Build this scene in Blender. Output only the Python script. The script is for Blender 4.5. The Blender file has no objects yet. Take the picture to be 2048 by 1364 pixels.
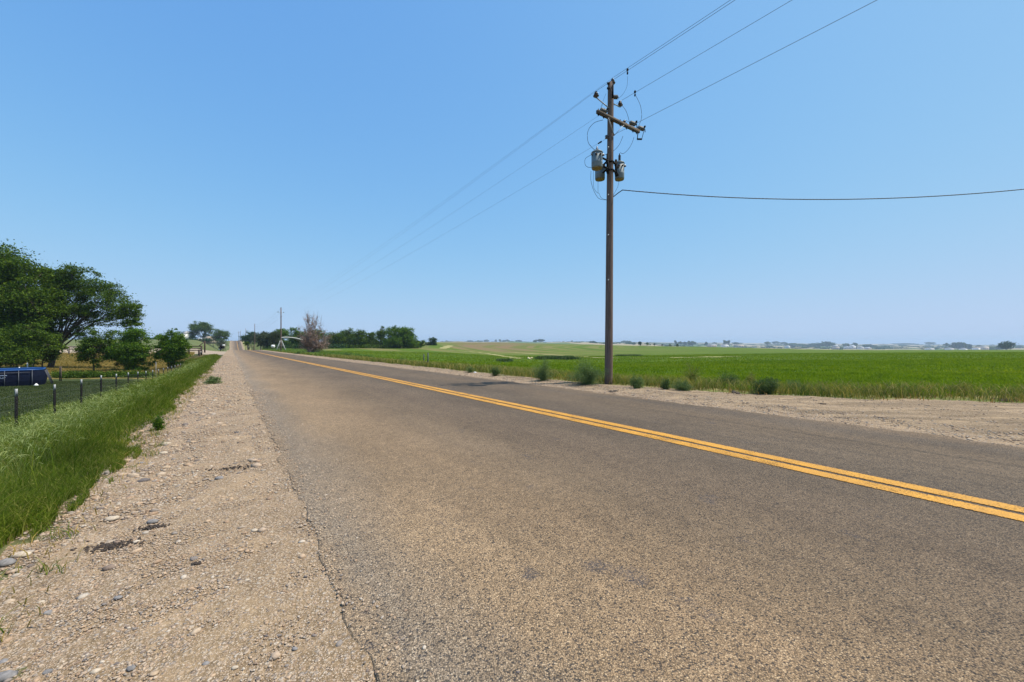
import bpy, math, random
import numpy as np
from mathutils import Vector

# ---------------------------------------------------------------- camera, world, sun, exposure
F, CX, HY, CAMZ = 796.4, 1024.0, 685.0, 1.30      # focal length in photo pixels, centre column, horizon row, eye height
sc = bpy.context.scene
cd = bpy.data.cameras.new('camera'); cam = bpy.data.objects.new('camera', cd); sc.collection.objects.link(cam)
cam.location = (0, 0, CAMZ); cam.rotation_euler = (math.radians(90), 0, 0)
cd.sensor_width = 36; cd.lens = F / 2048 * 36; cd.shift_y = 3 / 2048; cd.clip_start = .05; cd.clip_end = 30000
sc.camera = cam
SUN_EL, SUN_AZ = 62, 90
w = bpy.data.worlds.new('World'); sc.world = w; w.use_nodes = True
nt = w.node_tree; bg = nt.nodes['Background']
sky = nt.nodes.new('ShaderNodeTexSky'); sky.sky_type = 'NISHITA'; sky.sun_disc = False
sky.sun_elevation = math.radians(SUN_EL); sky.sun_rotation = math.radians(SUN_AZ)
sky.altitude = 700; sky.air_density = 1.0; sky.dust_density = 1.2; sky.ozone_density = 3.0
def _vm(v, k):
    n = nt.nodes.new('ShaderNodeVectorMath'); n.operation = 'SCALE'; n.inputs['Scale'].default_value = k; nt.links.new(v, n.inputs[0]); return n.outputs[0]
spl = nt.nodes.new('ShaderNodeSeparateColor'); cmb = nt.nodes.new('ShaderNodeCombineColor'); nt.links.new(_vm(sky.outputs[0], .1), spl.inputs[0])      # the clear, even blue of this sky
def _m(op, a, b):
    n = nt.nodes.new('ShaderNodeMath'); n.operation = op
    for k_, v_ in enumerate((a, b)):
        if isinstance(v_, bpy.types.NodeSocket): nt.links.new(v_, n.inputs[k_])
        else: n.inputs[k_].default_value = v_
    return n.outputs[0]
for ci, (a_, k_) in enumerate(((.405, 3.5), (.468, 5.8), (.625, 8.0))):                 # a - a*exp(-k*x): the shoulder of the camera's tone curve
    nt.links.new(_m('MULTIPLY', a_, _m('SUBTRACT', 1.0, _m('POWER', math.exp(-k_), spl.outputs[ci]))), cmb.inputs[ci])
cur = cmb; nt.links.new(_vm(cur.outputs[0], 10), bg.inputs[0]); bg.inputs[1].default_value = .1
sl = bpy.data.lights.new('sun', 'SUN'); sun = bpy.data.objects.new('sun', sl); sc.collection.objects.link(sun)
sl.energy = 4.2; sl.angle = math.radians(.53); sl.color = (1, .935, .82)
sun.rotation_euler = (0, math.radians(90 - SUN_EL), 0)          # shines from the right (+X)
sun.location = (40, 0, 60)
sc.view_settings.view_transform = 'Standard'; sc.view_settings.look = 'None'
sc.view_settings.exposure = 0.5; sc.view_settings.gamma = 1
sc.cycles.max_bounces = 5; sc.cycles.transparent_max_bounces = 8; sc.cycles.volume_bounces = 0

R = np.random.default_rng(7)
TH = math.atan2(562, F); CT, ST = math.cos(TH), math.sin(TH)     # the road runs off to the left by TH

# ---------------------------------------------------------------- where things are
def ts(x, y): return x * CT + y * ST, -x * ST + y * CT           # across / along the road
def xy(t, s): return t * CT - s * ST, t * ST + s * CT
ROAD_S = np.array([-80, 0, 3.5, 15, 45, 100, 150, 178, 205, 240, 290, 350, 400, 450, 500, 530, 600, 800, 9000.])
ROAD_Z = np.array([0, 0, -.01, -.10, -.40, -.88, -1.25, -1.48, -2.3, -4.5, -7.0, -6.3, -4.3, -1.0, 2.45, 3.3, 3.0, -3, -3.])
_fs = np.linspace(-80, 1000, 4321)
_fz = np.interp(_fs, ROAD_S, ROAD_Z); _k = np.hanning(81); _k /= _k.sum()
_fz = np.where(_fs < 170, _fz, np.convolve(np.pad(_fz, 40, 'edge'), _k, 'valid'))
def road_z(s): return np.interp(s, _fs, _fz)
ZR = np.array([0, 5, 10, 20, 40, 50, 60, 75, 100, 150, 200, 300, 400, 500, 700, 1000, 2000, 4000, 7000.])
COLS = np.array([-400, 100, 300, 380, 440, 520, 700, 880, 1000, 1200, 1400, 1600, 2048, 2600.])
LEFT = [-.8, -.9, -1.1, -1.6, -1.95, -1.9, -1.4, -.1, .2, .6, 1.6, 3.6, 3.6, 2.5, 0, -2, -3, 0, 6]
TAB = np.array([
    LEFT, LEFT, LEFT,
    [-.8, -.9, -1.1, -1.5, -1.8, -1.3, -.75, -.45, -.3, 0, 1.0, 3.5, 3.6, 2.5, 0, -2, -3, 0, 6],
    [-.6, -.7, -.8, -1.2, -1.5, -1.0, -.7, -.65, -.8, -.9, .2, 3.3, 3.4, 2.5, 0, -2, -3, 0, 6],
    [0, -.05, -.2, -.3, -.6, -.65, -.7, -.8, -.9, -1.1, -1.1, -.5, 1, 2, 0, -2, -3, 0, 6],
    [0, -.05, -.15, -.3, -.6, -.65, -.7, -.75, -.8, -.9, -.8, .3, 1, 1.2, 0, -2, -1, 3, 8],
    [0, -.05, -.1, -.3, -.75, -.9, -1.1, -1.2, -1.2, -.9, -.3, .9, 1.35, 1.4, -1, -2, 2.5, 8, 12],
    [0, -.05, -.1, -.25, -.9, -1.15, -1.4, -1.7, -2.0, -2.3, -1.7, -.3, .9, 1.25, -1, 0, 3, 8, 12],
    [0, -.05, -.1, -.35, -.9, -1.1, -1.3, -1.6, -2.1, -2.6, -2.4, -1.2, -1.0, -2.2, -6, -5, 0, 6, 10],
    [0, -.05, -.1, -.35, -.8, -.95, -1.1, -1.3, -1.7, -2.1, -2.2, -1.8, -4, -7, -14, -17, -16, -6, 3],
    [0, -.05, -.1, -.3, -.7, -.8, -.9, -1.1, -1.4, -2.0, -2.4, -3.7, -8, -11, -17, -22, -25, -16, -3],
    [0, -.05, -.1, -.25, -.5, -.6, -.7, -.85, -1.1, -1.6, -2.6, -7, -10, -12, -17, -23, -28, -22, -6],
    [0, -.05, -.1, -.25, -.5, -.6, -.7, -.85, -1.1, -1.6, -2.6, -7, -10, -12, -17, -23, -28, -22, -6]])
LZ = np.log(ZR + 8)
def smooth(x): x = np.clip(x, 0, 1); return x * x * (3 - 2 * x)
def land_z(x, y):
    r = np.hypot(x, y); az = np.arctan2(x, y); a = np.clip(az, -1.0, 1.0)
    col = np.clip(CX + F * np.tan(a), COLS[0], COLS[-1]); z = np.minimum(r * np.cos(a), 6999.)
    ci = np.clip(np.searchsorted(COLS, col, 'right') - 1, 0, len(COLS) - 2)
    cf = (col - COLS[ci]) / (COLS[ci + 1] - COLS[ci])
    u = np.log(z + 8); zi = np.clip(np.searchsorted(LZ, u, 'right') - 1, 0, len(LZ) - 2)
    f = (u - LZ[zi]) / (LZ[zi + 1] - LZ[zi])
    im, ip = np.maximum(zi - 1, 0), np.minimum(zi + 2, len(LZ) - 1)
    def cr(c):
        p1, p2 = TAB[c, zi], TAB[c, zi + 1]
        m1 = (p2 - TAB[c, im]) / (LZ[zi + 1] - LZ[im]) * (LZ[zi + 1] - LZ[zi])
        m2 = (TAB[c, ip] - p1) / (LZ[ip] - LZ[zi]) * (LZ[zi + 1] - LZ[zi])
        return (2*f**3 - 3*f**2 + 1)*p1 + (f**3 - 2*f**2 + f)*m1 + (-2*f**3 + 3*f**2)*p2 + (f**3 - f**2)*m2
    h = cr(ci) * (1 - cf) + cr(ci + 1) * cf
    t, s = ts(x, y)
    h = h + .04*np.sin(x*.21+1)*np.sin(y*.17+2) * smooth(r/40) + .03*np.sin(x*.9)*np.sin(y*.8+1)*smooth(r/20)
    h = h + smooth((r-500)/800) * (1.6*np.sin(az*41+1.3)+1.1*np.sin(az*97+r*.0007)+1.2*np.sin(r*.004+az*9))
    return h
def H(x, y):
    x = np.asarray(x, float); y = np.asarray(y, float)
    t, s = ts(x, y); zr = road_z(s); zl = land_z(x, y)
    wl = np.where(s > 60, 3.2 + (s - 60) * .06, 3.2); wr = np.where(s > 30, 4 + (s - 30) * .03, 4)
    k = np.where(t < 4, smooth((-1.0 - t) / wl), smooth((t - 9.3) / wr))
    k = k * smooth((900 - s) / 150) + (1 - smooth((900 - s) / 150))
    berm = .05 * np.exp(-((t - 9.2) / .35) ** 2) * smooth(s / 8) + .03*np.sin(s*1.7)*np.exp(-((t+.9)/.4)**2)
    ruts = np.where((t > 8.8) & (t < 16) & (s < 14), -.03*np.exp(-((t-10.5-.1*s)/.35)**2) - .035*np.exp(-((t-12.6-.1*s)/.4)**2), 0)
    return zr * (1 - k) + zl * k + berm * smooth((200-s)/50) + ruts * smooth((14 - s) / 5)
def at(px, Z, dz=0.0):                                           # ground point at depth Z in the photo's column px
    x = (px - CX) / F * Z; return np.array([x, Z, float(H(x, Z)) + dz])
def P(px, py, Z): return np.array([(px - CX) / F * Z, Z, CAMZ - (py - HY) / F * Z])
def G(px, py, z0=2.0):                                           # where the ray through a photo pixel meets the land
    Zs = np.exp(np.linspace(math.log(z0), math.log(6500), 4000)); x = (px - CX) / F * Zs
    yy = HY + F * (CAMZ - H(x, Zs)) / Zs; i = int(np.argmax(yy <= py)) if (yy <= py).any() else len(Zs) - 1
    return np.array([x[i], Zs[i], float(H(x[i], Zs[i]))])

# ---------------------------------------------------------------- mesh helpers
COL = sc.collection
def mesh_obj(name, V, faces, mat, parent=None, smooth_=False, uv=None):
    V = np.asarray(V, np.float32).reshape(-1, 3); faces = [np.asarray(f, np.int32) for f in faces if len(f)]
    me = bpy.data.meshes.new(name); me.vertices.add(len(V)); me.vertices.foreach_set('co', V.ravel())
    lt = np.concatenate([f.ravel() for f in faces]); tot = np.concatenate([np.full(len(f), f.shape[1], np.int32) for f in faces])
    st = np.concatenate([[0], np.cumsum(tot)[:-1]]).astype(np.int32)
    me.loops.add(len(lt)); me.loops.foreach_set('vertex_index', lt)
    me.polygons.add(len(tot)); me.polygons.foreach_set('loop_start', st)
    me.update(calc_edges=True)
    if smooth_: me.polygons.foreach_set('use_smooth', np.ones(len(tot), bool))
    if uv is not None:
        l = me.uv_layers.new(name='UVMap'); l.data.foreach_set('uv', np.asarray(uv, np.float32)[lt].ravel())
    if mat: me.materials.append(mat)
    me.validate(); o = bpy.data.objects.new(name, me); COL.objects.link(o)
    if parent: o.parent = parent
    return o
class MB:                                                        # collects shapes, builds ONE mesh
    def __init__(s): s.v = []; s.f = {}; s.n = 0
    def add(s, V, *Fs):
        V = np.asarray(V, float).reshape(-1, 3)
        for Fa in Fs:
            Fa = np.asarray(Fa, int); s.f.setdefault(Fa.shape[1], []).append(Fa + s.n)
        s.v.append(V); s.n += len(V); return s
    def box(s, c, sx, sy, sz, ax=(1, 0, 0), up=(0, 0, 1)):
        a = np.array(ax, float); a /= np.linalg.norm(a); u = np.array(up, float); u -= a * u.dot(a); u /= np.linalg.norm(u); b = np.cross(u, a)
        c = np.array(c, float); V = [c + a*sx/2*i + b*sy/2*j + u*sz/2*k for i in (-1, 1) for j in (-1, 1) for k in (-1, 1)]
        return s.add(V, [(0,1,3,2),(4,6,7,5),(0,4,5,1),(2,3,7,6),(0,2,6,4),(1,5,7,3)])
    def bar(s, a, b, wd, th, up=(0, 0, 1)):
        a = np.array(a, float); b = np.array(b, float); return s.box((a+b)/2, np.linalg.norm(b-a), wd, th, b-a, up)
    def tube(s, path, rad, n=8, cap=True):
        p = np.asarray(path, float); m = len(p); rad = np.broadcast_to(rad, (m,)).astype(float)
        tan = np.gradient(p, axis=0); tan /= np.linalg.norm(tan, axis=1)[:, None] + 1e-12
        ref = np.array([0, 0, 1.]) if abs(tan[0][2]) < .9 else np.array([1., 0, 0]); V = []
        for i in range(m):
            u = np.cross(tan[i], ref); u /= np.linalg.norm(u) + 1e-12; v = np.cross(u, tan[i]); ref = ref if i == 0 else ref
            a = np.arange(n) / n * 2 * math.pi; V.append(p[i] + rad[i] * (np.cos(a)[:, None] * u + np.sin(a)[:, None] * v))
        V = np.concatenate(V); i = np.arange(m - 1)[:, None] * n; j = np.arange(n)[None]; k = (j + 1) % n
        Q = np.stack([i + j, i + k, i + n + k, i + n + j], -1).reshape(-1, 4); s.add(V, Q)
        if cap and n > 2: s.f.setdefault(n, []).append(np.array([np.arange(n)[::-1], np.arange(n) + (m-1)*n]) + s.n - len(V))
        return s
    def lathe(s, c, prof, n=16, ax=(0, 0, 1)):                   # prof: (radius, height) pairs from base to top
        c = np.array(c, float); ax = np.array(ax, float); ax /= np.linalg.norm(ax)
        u = np.cross(ax, [1, 0, 0]) if abs(ax[0]) < .9 else np.cross(ax, [0, 1, 0]); u /= np.linalg.norm(u); v = np.cross(ax, u)
        a = np.arange(n) / n * 2 * math.pi; ring = np.cos(a)[:, None] * u + np.sin(a)[:, None] * v
        V = np.concatenate([c + ax * h + ring * max(r, 1e-4) for r, h in prof]); m = len(prof)
        i = np.arange(m - 1)[:, None] * n; j = np.arange(n)[None]; k = (j + 1) % n
        s.add(V, np.stack([i + j, i + k, i + n + k, i + n + j], -1).reshape(-1, 4))
        s.f.setdefault(n, []).append(np.array([np.arange(n)[::-1], np.arange(n) + (m-1)*n]) + s.n - len(V)); return s
    def build(s, name, mat, parent=None, smooth_=False):
        return mesh_obj(name, np.concatenate(s.v), [np.concatenate(f) for f in s.f.values()], mat, parent, smooth_)
def tag(o, label=None, cat=None, group=None, kind=None):
    if label: o['label'] = label
    if cat: o['category'] = cat
    if group: o['group'] = group
    if kind: o['kind'] = kind
    return o
def thing(name, label, cat, loc=(0, 0, 0), group=None):
    o = bpy.data.objects.new(name, None); COL.objects.link(o); o.location = tuple(float(v) for v in loc); o.empty_display_size = .2
    return tag(o, label, cat, group)
def part(mb, name, mat, root, smooth_=False, base=None):         # world-space shapes under an Empty at base
    b = np.zeros(3); q_ = root
    while q_ is not None: b = b + np.array(q_.location); q_ = q_.parent
    mb.v = [v - b for v in mb.v]; return mb.build(name, mat, root, smooth_)
def curve(pts, n=14):                                            # smooth path through points
    p = np.array(pts, float); m = len(p); out = []
    for i in range(m - 1):
        p0, p1, p2, p3 = p[max(i-1, 0)], p[i], p[i+1], p[min(i+2, m-1)]
        for t in np.linspace(0, 1, n, endpoint=False):
            out.append(.5*((2*p1) + (-p0+p2)*t + (2*p0-5*p1+4*p2-p3)*t*t + (-p0+3*p1-3*p2+p3)*t**3))
    return np.array(out + [p[-1]])

# ---------------------------------------------------------------- material helpers
def new_mat(name, rough=.8, spec=.3):
    m = bpy.data.materials.new(name); m.use_nodes = True; b = m.node_tree.nodes['Principled BSDF']
    b.inputs['Roughness'].default_value = rough; b.inputs['Specular IOR Level'].default_value = spec; return m, m.node_tree, b
def nd(nt, kind, **kw):
    n = nt.nodes.new(kind)
    for k, v in kw.items():
        if k.startswith('i_'):
            key = k[2:]; key = int(key) if key.isdigit() else key.replace('_', ' ')
            if isinstance(v, bpy.types.NodeSocket): nt.links.new(v, n.inputs[key])
            else: n.inputs[key].default_value = v
        else: setattr(n, k, v)
    return n
def ramp(nt, fac, stops, interp='LINEAR'):
    n = nt.nodes.new('ShaderNodeValToRGB'); nt.links.new(fac, n.inputs[0]); n.color_ramp.interpolation = interp; e = n.color_ramp.elements
    while len(e) < len(stops): e.new(.5)
    for x, (p, c) in zip(e, stops): x.position = p; x.color = (c, c, c, 1) if isinstance(c, (int, float)) else (*c, 1)
    return n.outputs[0]
def mixc(nt, fac, a, b, mode='MIX'):
    n = nt.nodes.new('ShaderNodeMix'); n.data_type = 'RGBA'; n.blend_type = mode
    for i, v in ((0, fac), (6, a), (7, b)):
        if isinstance(v, bpy.types.NodeSocket): nt.links.new(v, n.inputs[i])
        else: n.inputs[i].default_value = v if i == 0 else (*v, 1)
    return n.outputs[2]
def math_(nt, op, a, b=None, clamp=False):
    n = nt.nodes.new('ShaderNodeMath'); n.operation = op; n.use_clamp = clamp
    for i, v in ((0, a), (1, b)):
        if v is None: continue
        if isinstance(v, bpy.types.NodeSocket): nt.links.new(v, n.inputs[i])
        else: n.inputs[i].default_value = v
    return n.outputs[0]
def noise(nt, vec, scale, detail=4, rough=.55, dim='3D'):
    n = nt.nodes.new('ShaderNodeTexNoise'); n.noise_dimensions = dim; n.inputs['Scale'].default_value = scale
    n.inputs['Detail'].default_value = detail; n.inputs['Roughness'].default_value = rough
    if vec is not None: nt.links.new(vec, n.inputs['Vector'])
    return n.outputs[0]
def voro(nt, vec, scale, feat='F1', rnd=1.0):
    n = nt.nodes.new('ShaderNodeTexVoronoi'); n.feature = feat; n.inputs['Scale'].default_value = scale; n.inputs['Randomness'].default_value = rnd
    nt.links.new(vec, n.inputs['Vector']); return n
def bump(nt, bsdf, h, strength, dist):
    n = nt.nodes.new('ShaderNodeBump'); n.inputs['Strength'].default_value = strength; n.inputs['Distance'].default_value = dist
    nt.links.new(h, n.inputs['Height']); nt.links.new(n.outputs[0], bsdf.inputs['Normal']); return n
def pos(nt): return nt.nodes.new('ShaderNodeNewGeometry').outputs['Position']
def sepx(nt, v, i):
    n = nt.nodes.new('ShaderNodeSeparateXYZ'); nt.links.new(v, n.inputs[0]); return n.outputs[i]
def sepc(nt, v, i):
    n = nt.nodes.new('ShaderNodeSeparateColor'); nt.links.new(v, n.inputs[0]); return n.outputs[i]
def scaled(nt, v, sx, sy, sz):
    n = nt.nodes.new('ShaderNodeVectorMath'); n.operation = 'MULTIPLY'; nt.links.new(v, n.inputs[0]); n.inputs[1].default_value = (sx, sy, sz); return n.outputs[0]
def plain(name, c, rough=.6, metal=0.0, var=.12, sc_=30, spec=.3):
    m, nt, b = new_mat(name, rough, spec); b.inputs['Metallic'].default_value = metal
    n = noise(nt, pos(nt), sc_, 4); f = ramp(nt, n, [(.3, 1 - var), (.7, 1 + var)])
    nt.links.new(mixc(nt, 1.0, c, f, 'MULTIPLY'), b.inputs['Base Color']); return m
def leafy(name, cols, trans=.35, rough=.55, gain=1.0, big=False):           # each leaf or blade its own tone
    m, nt, b = new_mat(name, rough, .10); g = nt.nodes.new('ShaderNodeNewGeometry')
    k = len(cols); c = ramp(nt, g.outputs['Random Per Island'], [(i / max(k - 1, 1), tuple(x * gain for x in col)) for i, col in enumerate(cols)])
    c = mixc(nt, 1.0, c, ramp(nt, noise(nt, g.outputs['Position'], 1.3, 4, .65), [(.32, (.62, .66, .7)), (.5, (1, 1, 1)), (.68, (1.35, 1.22, 1.1))]), 'MULTIPLY')
    if big: c = mixc(nt, 1.0, c, ramp(nt, noise(nt, scaled(nt, g.outputs['Position'], .5, 1.5, 0), .11, 5, .7), [(.3, (.72, .82, .8)), (.52, (1, 1, 1)), (.66, (1.3, 1.08, 1.4))]), 'MULTIPLY')
    nt.links.new(c, b.inputs['Base Color']); t = nt.nodes.new('ShaderNodeBsdfTranslucent')
    nt.links.new(mixc(nt, 1.0, c, (1.3, 1.35, .7), 'MULTIPLY'), t.inputs[0]); mx = nt.nodes.new('ShaderNodeMixShader'); mx.inputs[0].default_value = trans
    nt.links.new(b.outputs[0], mx.inputs[1]); nt.links.new(t.outputs[0], mx.inputs[2]); nt.links.new(mx.outputs[0], nt.nodes['Material Output'].inputs[0]); return m

M = {}
# gravel shoulder: pale silty dirt with stones pressed into it
def gravel_mat(name, dirt, dirt2, amount, tracks=0.0, bstr=.6):
    m, nt, b = new_mat(name, .95, .1); p = pos(nt)
    big = noise(nt, p, .8, 5, .6); mid = noise(nt, p, 5, 5, .65); fine = noise(nt, p, 60, 3, .7)
    base = mixc(nt, ramp(nt, big, [(.35, 0), (.65, 1)]), dirt, dirt2)
    base = mixc(nt, 1.0, base, ramp(nt, mid, [(.3, .9), (.7, 1.08)]), 'MULTIPLY')
    base = mixc(nt, 1.0, base, ramp(nt, fine, [(.3, .78), (.7, 1.2)]), 'MULTIPLY')
    pal = [(0, (.12, .10, .09)), (.14, (.34, .23, .15)), (.4, (.50, .37, .25)), (.6, (.30, .245, .20)), (.78, (.55, .43, .31)), (1, (.55, .46, .36))]
    hs = []
    for scl, a in ((38, amount), (85, amount + .06), (170, amount + .1)):
        v = voro(nt, p, scl); col = ramp(nt, sepc(nt, v.outputs['Color'], 0), pal)
        inside = ramp(nt, v.outputs['Distance'], [(.30, 1), (.46, 0)])
        ex = ramp(nt, sepc(nt, v.outputs['Color'], 1), [(.5 - a + .28, 0), (.5 - a + .34, 1)])
        patch = ramp(nt, noise(nt, p, 2.2, 4, .7), [(.32, 0.35), (.5, 1)])
        f = math_(nt, 'MULTIPLY', math_(nt, 'MULTIPLY', inside, ex), patch)
        gap = ramp(nt, v.outputs['Distance'], [(.42, 1), (.6, .74)])
        base = mixc(nt, patch, base, mixc(nt, 1.0, base, gap, 'MULTIPLY')); base = mixc(nt, f, base, col); hs.append(math_(nt, 'DIVIDE', f, scl / 38))
    h = math_(nt, 'ADD', math_(nt, 'ADD', hs[0], hs[1]), math_(nt, 'ADD', hs[2], math_(nt, 'MULTIPLY', fine, .35)))
    if tracks:
        n = nt.nodes.new('ShaderNodeVectorRotate'); n.rotation_type = 'Z_AXIS'; n.inputs['Angle'].default_value = .08; nt.links.new(p, n.inputs['Vector'])
        tr = noise(nt, scaled(nt, n.outputs[0], .14, 1.7, 0), 1.3, 5, .6); base = mixc(nt, 1.0, base, ramp(nt, tr, [(.38, 1 - tracks), (.6, 1.12)]), 'MULTIPLY')
    nt.links.new(base, b.inputs['Base Color']); bump(nt, b, h, bstr, .012); return m
M['gravel'] = gravel_mat('gravel_shoulder', (.395, .275, .16), (.34, .235, .14), .38)
M['dirt'] = gravel_mat('dirt_lot', (.40, .285, .17), (.33, .235, .14), .12, .34, .4)
M['drive'] = gravel_mat('driveway', (.50, .40, .29), (.44, .34, .25), .1, 0, .3)

# chip-sealed asphalt
m, nt, b = new_mat('chip_seal', .85, .25); uv = nt.nodes.new('ShaderNodeUVMap').outputs[0]; p = pos(nt)
tt = sepx(nt, uv, 0); ss = sepx(nt, uv, 1)
v1 = voro(nt, p, 145); v2 = voro(nt, p, 70)
c = ramp(nt, sepc(nt, v1.outputs['Color'], 0), [(0, (.035, .035, .04)), (.12, (.085, .072, .065)), (.22, (.18, .138, .10)), (.45, (.245, .185, .13)), (.62, (.21, .165, .125)), (.85, (.28, .21, .145)), (1, (.38, .31, .235))])
c = mixc(nt, 1.0, c, ramp(nt, v1.outputs['Distance'], [(.3, 1.08), (.66, .45)]), 'MULTIPLY')
wob = math_(nt, 'ADD', tt, math_(nt, 'MULTIPLY', math_(nt, 'SUBTRACT', noise(nt, scaled(nt, uv, .8, .25, 0), 1.2, 4), .5), 1.1))
prof = ramp(nt, math_(nt, 'DIVIDE', wob, 10), [(.045, (1.45, 1.38, 1.28)), (.058, (1.25, 1.27, 1.3)), (.080, (1.34, 1.30, 1.24)), (.115, (1.42, 1.30, 1.12)), (.19, (1.24, 1.12, .95)), (.26, (.98, .91, .81)), (.35, (.76, .71, .66)), (.44, (.68, .65, .62)), (.50, (.64, .62, .60)), (.60, (.69, .66, .62)), (.69, (.78, .73, .66)), (.75, (.64, .63, .63)), (.82, (1.05, .93, .78))])
c = mixc(nt, 1.0, c, prof, 'MULTIPLY'); c = mixc(nt, 1.0, c, (1.0, .965, .89), 'MULTIPLY')
c = mixc(nt, 1.0, c, ramp(nt, noise(nt, scaled(nt, uv, 1, .35, 0), .9, 6, .6), [(.3, .78), (.7, 1.22)]), 'MULTIPLY')
c = mixc(nt, 1.0, c, ramp(nt, noise(nt, uv, 9, 4, .6), [(.3, .86), (.7, 1.14)]), 'MULTIPLY')
spot = None
for (ax, ay, rx_, ry_) in ((1.72, 1.62, .16, .16), (1.80, 1.38, .14, .18), (1.84, 1.16, .12, .2), (1.36, 1.75, .07, .06), (1.85, .98, .1, .14)):
    q_ = nt.nodes.new('ShaderNodeVectorMath'); q_.operation = 'SUBTRACT'; nt.links.new(uv, q_.inputs[0]); q_.inputs[1].default_value = (ax, ay, 0)
    l_ = nt.nodes.new('ShaderNodeVectorMath'); l_.operation = 'LENGTH'; nt.links.new(scaled(nt, q_.outputs[0], 1/rx_, 1/ry_, 0), l_.inputs[0]); f_ = ramp(nt, l_.outputs['Value'], [(0, .16), (1, 0)]); spot = f_ if spot is None else math_(nt, 'MAXIMUM', spot, f_)
worn = math_(nt, 'MULTIPLY', ramp(nt, math_(nt, 'ADD', spot, noise(nt, scaled(nt, uv, 1, .7, 0), 2.6, 7, .75)), [(.60, 0), (.68, 1)]), ramp(nt, sepc(nt, v1.outputs['Color'], 1), [(.50, 1), (.58, .12)]))
c = mixc(nt, math_(nt, 'MULTIPLY', worn, .6), c, (.045, .045, .055))
nt.links.new(c, b.inputs['Base Color']); hh = math_(nt, 'SUBTRACT', 1.0, v1.outputs['Distance'])
bump(nt, b, math_(nt, 'ADD', hh, math_(nt, 'MULTIPLY', math_(nt, 'SUBTRACT', 1.0, v2.outputs['Distance']), .6)), .7, .006); M['road'] = m

# yellow road paint, worn through to the chips
m, nt, b = new_mat('yellow_paint', .6, .4); uv = nt.nodes.new('ShaderNodeUVMap').outputs[0]; p = pos(nt)
v = voro(nt, p, 125); c = mixc(nt, ramp(nt, noise(nt, p, 3, 4), [(.35, 0), (.65, 1)]), (.64, .30, .018), (.52, .245, .022))
c = mixc(nt, 1.0, c, ramp(nt, v.outputs['Distance'], [(.3, 1.08), (.65, .7)]), 'MULTIPLY'); nt.links.new(c, b.inputs['Base Color'])
edge = math_(nt, 'ABSOLUTE', math_(nt, 'SUBTRACT', sepx(nt, uv, 0), .5))           # 0 centre .. .5 edge
keep = math_(nt, 'LESS_THAN', math_(nt, 'ADD', edge, math_(nt, 'MULTIPLY', noise(nt, p, 60, 3, .7), .30)), .585)
chip = math_(nt, 'GREATER_THAN', math_(nt, 'ADD', noise(nt, p, 75, 3, .75), math_(nt, 'MULTIPLY', noise(nt, p, 2.5, 3), .4)), .60)
al = math_(nt, 'MULTIPLY', keep, chip); tr = nt.nodes.new('ShaderNodeBsdfTransparent'); mx = nt.nodes.new('ShaderNodeMixShader')
nt.links.new(al, mx.inputs[0]); nt.links.new(tr.outputs[0], mx.inputs[1]); nt.links.new(b.outputs[0], mx.inputs[2]); nt.links.new(mx.outputs[0], nt.nodes['Material Output'].inputs[0])
bump(nt, b, v.outputs['Distance'], -.5, .004); M['yellow'] = m

def ground_mat(name, a, bb, s1=.5, s2=8, bs=.6, bd=.08, third=None):
    m, nt, b = new_mat(name, .95, .05); p = pos(nt)
    c = mixc(nt, ramp(nt, noise(nt, p, s1, 6, .65), [(.35, 0), (.65, 1)]), a, bb); n = noise(nt, p, s2, 5, .7)
    c = mixc(nt, 1.0, c, ramp(nt, n, [(.3, .65), (.7, 1.3)]), 'MULTIPLY')
    if third: c = mixc(nt, ramp(nt, noise(nt, p, s1 * 3, 4, .6), [(.55, 0), (.7, 1)]), c, third)
    nt.links.new(c, b.inputs['Base Color']); bump(nt, b, n, bs, bd); return m
M['verge'] = ground_mat('verge_soil', (.10, .13, .04), (.16, .13, .07), 1.2, 14)
M['lawn'] = ground_mat('rough_lawn', (.045, .062, .022), (.06, .068, .03), .35, 20, .8, .05, (.05, .08, .02))
M['gold'] = ground_mat('dry_pasture', (.27, .19, .06), (.17, .14, .045), .25, 5, .8, .2, (.09, .11, .03))
M['olive'] = ground_mat('olive_field', (.10, .125, .04), (.135, .14, .055), .02, .5)
M['rverge'] = ground_mat('weedy_verge', (.13, .18, .045), (.30, .24, .10), .6, 9, .8, .12)

# crop field: bright alfalfa with curved mown rows and a browner far slope
m, nt, b = new_mat('crop_field', .9, .08); p = pos(nt)
fine = noise(nt, p, 3.2, 6, .75); broad = noise(nt, p, .035, 5, .6); med = noise(nt, p, .35, 5, .7)
c = mixc(nt, ramp(nt, broad, [(.35, 0), (.65, 1)]), (.066, .112, .007), (.088, .138, .012))
c = mixc(nt, ramp(nt, noise(nt, p, .09, 6, .65), [(.52, 0), (.72, 1)]), c, (.105, .13, .026))
c = mixc(nt, 1.0, c, ramp(nt, med, [(.3, .82), (.7, 1.16)]), 'MULTIPLY'); c = mixc(nt, 1.0, c, ramp(nt, fine, [(.3, .68), (.7, 1.28)]), 'MULTIPLY')
sub = nd(nt, 'ShaderNodeVectorMath', operation='SUBTRACT'); nt.links.new(p, sub.inputs[0]); sub.inputs[1].default_value = (230, 235, 0)
ln = nd(nt, 'ShaderNodeVectorMath', operation='LENGTH'); nt.links.new(scaled(nt, sub.outputs[0], 1, 1.15, 0), ln.inputs[0]); r = ln.outputs['Value']
r = math_(nt, 'ADD', r, math_(nt, 'MULTIPLY', noise(nt, p, .01, 2), 30))
w1 = nd(nt, 'ShaderNodeTexNoise', noise_dimensions='1D'); w1.inputs['Scale'].default_value = .11; w1.inputs['Detail'].default_value = 3; nt.links.new(r, w1.inputs['W'])
rows = ramp(nt, w1.outputs[0], [(.46, 0), (.5, .5), (.54, 1)])
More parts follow.
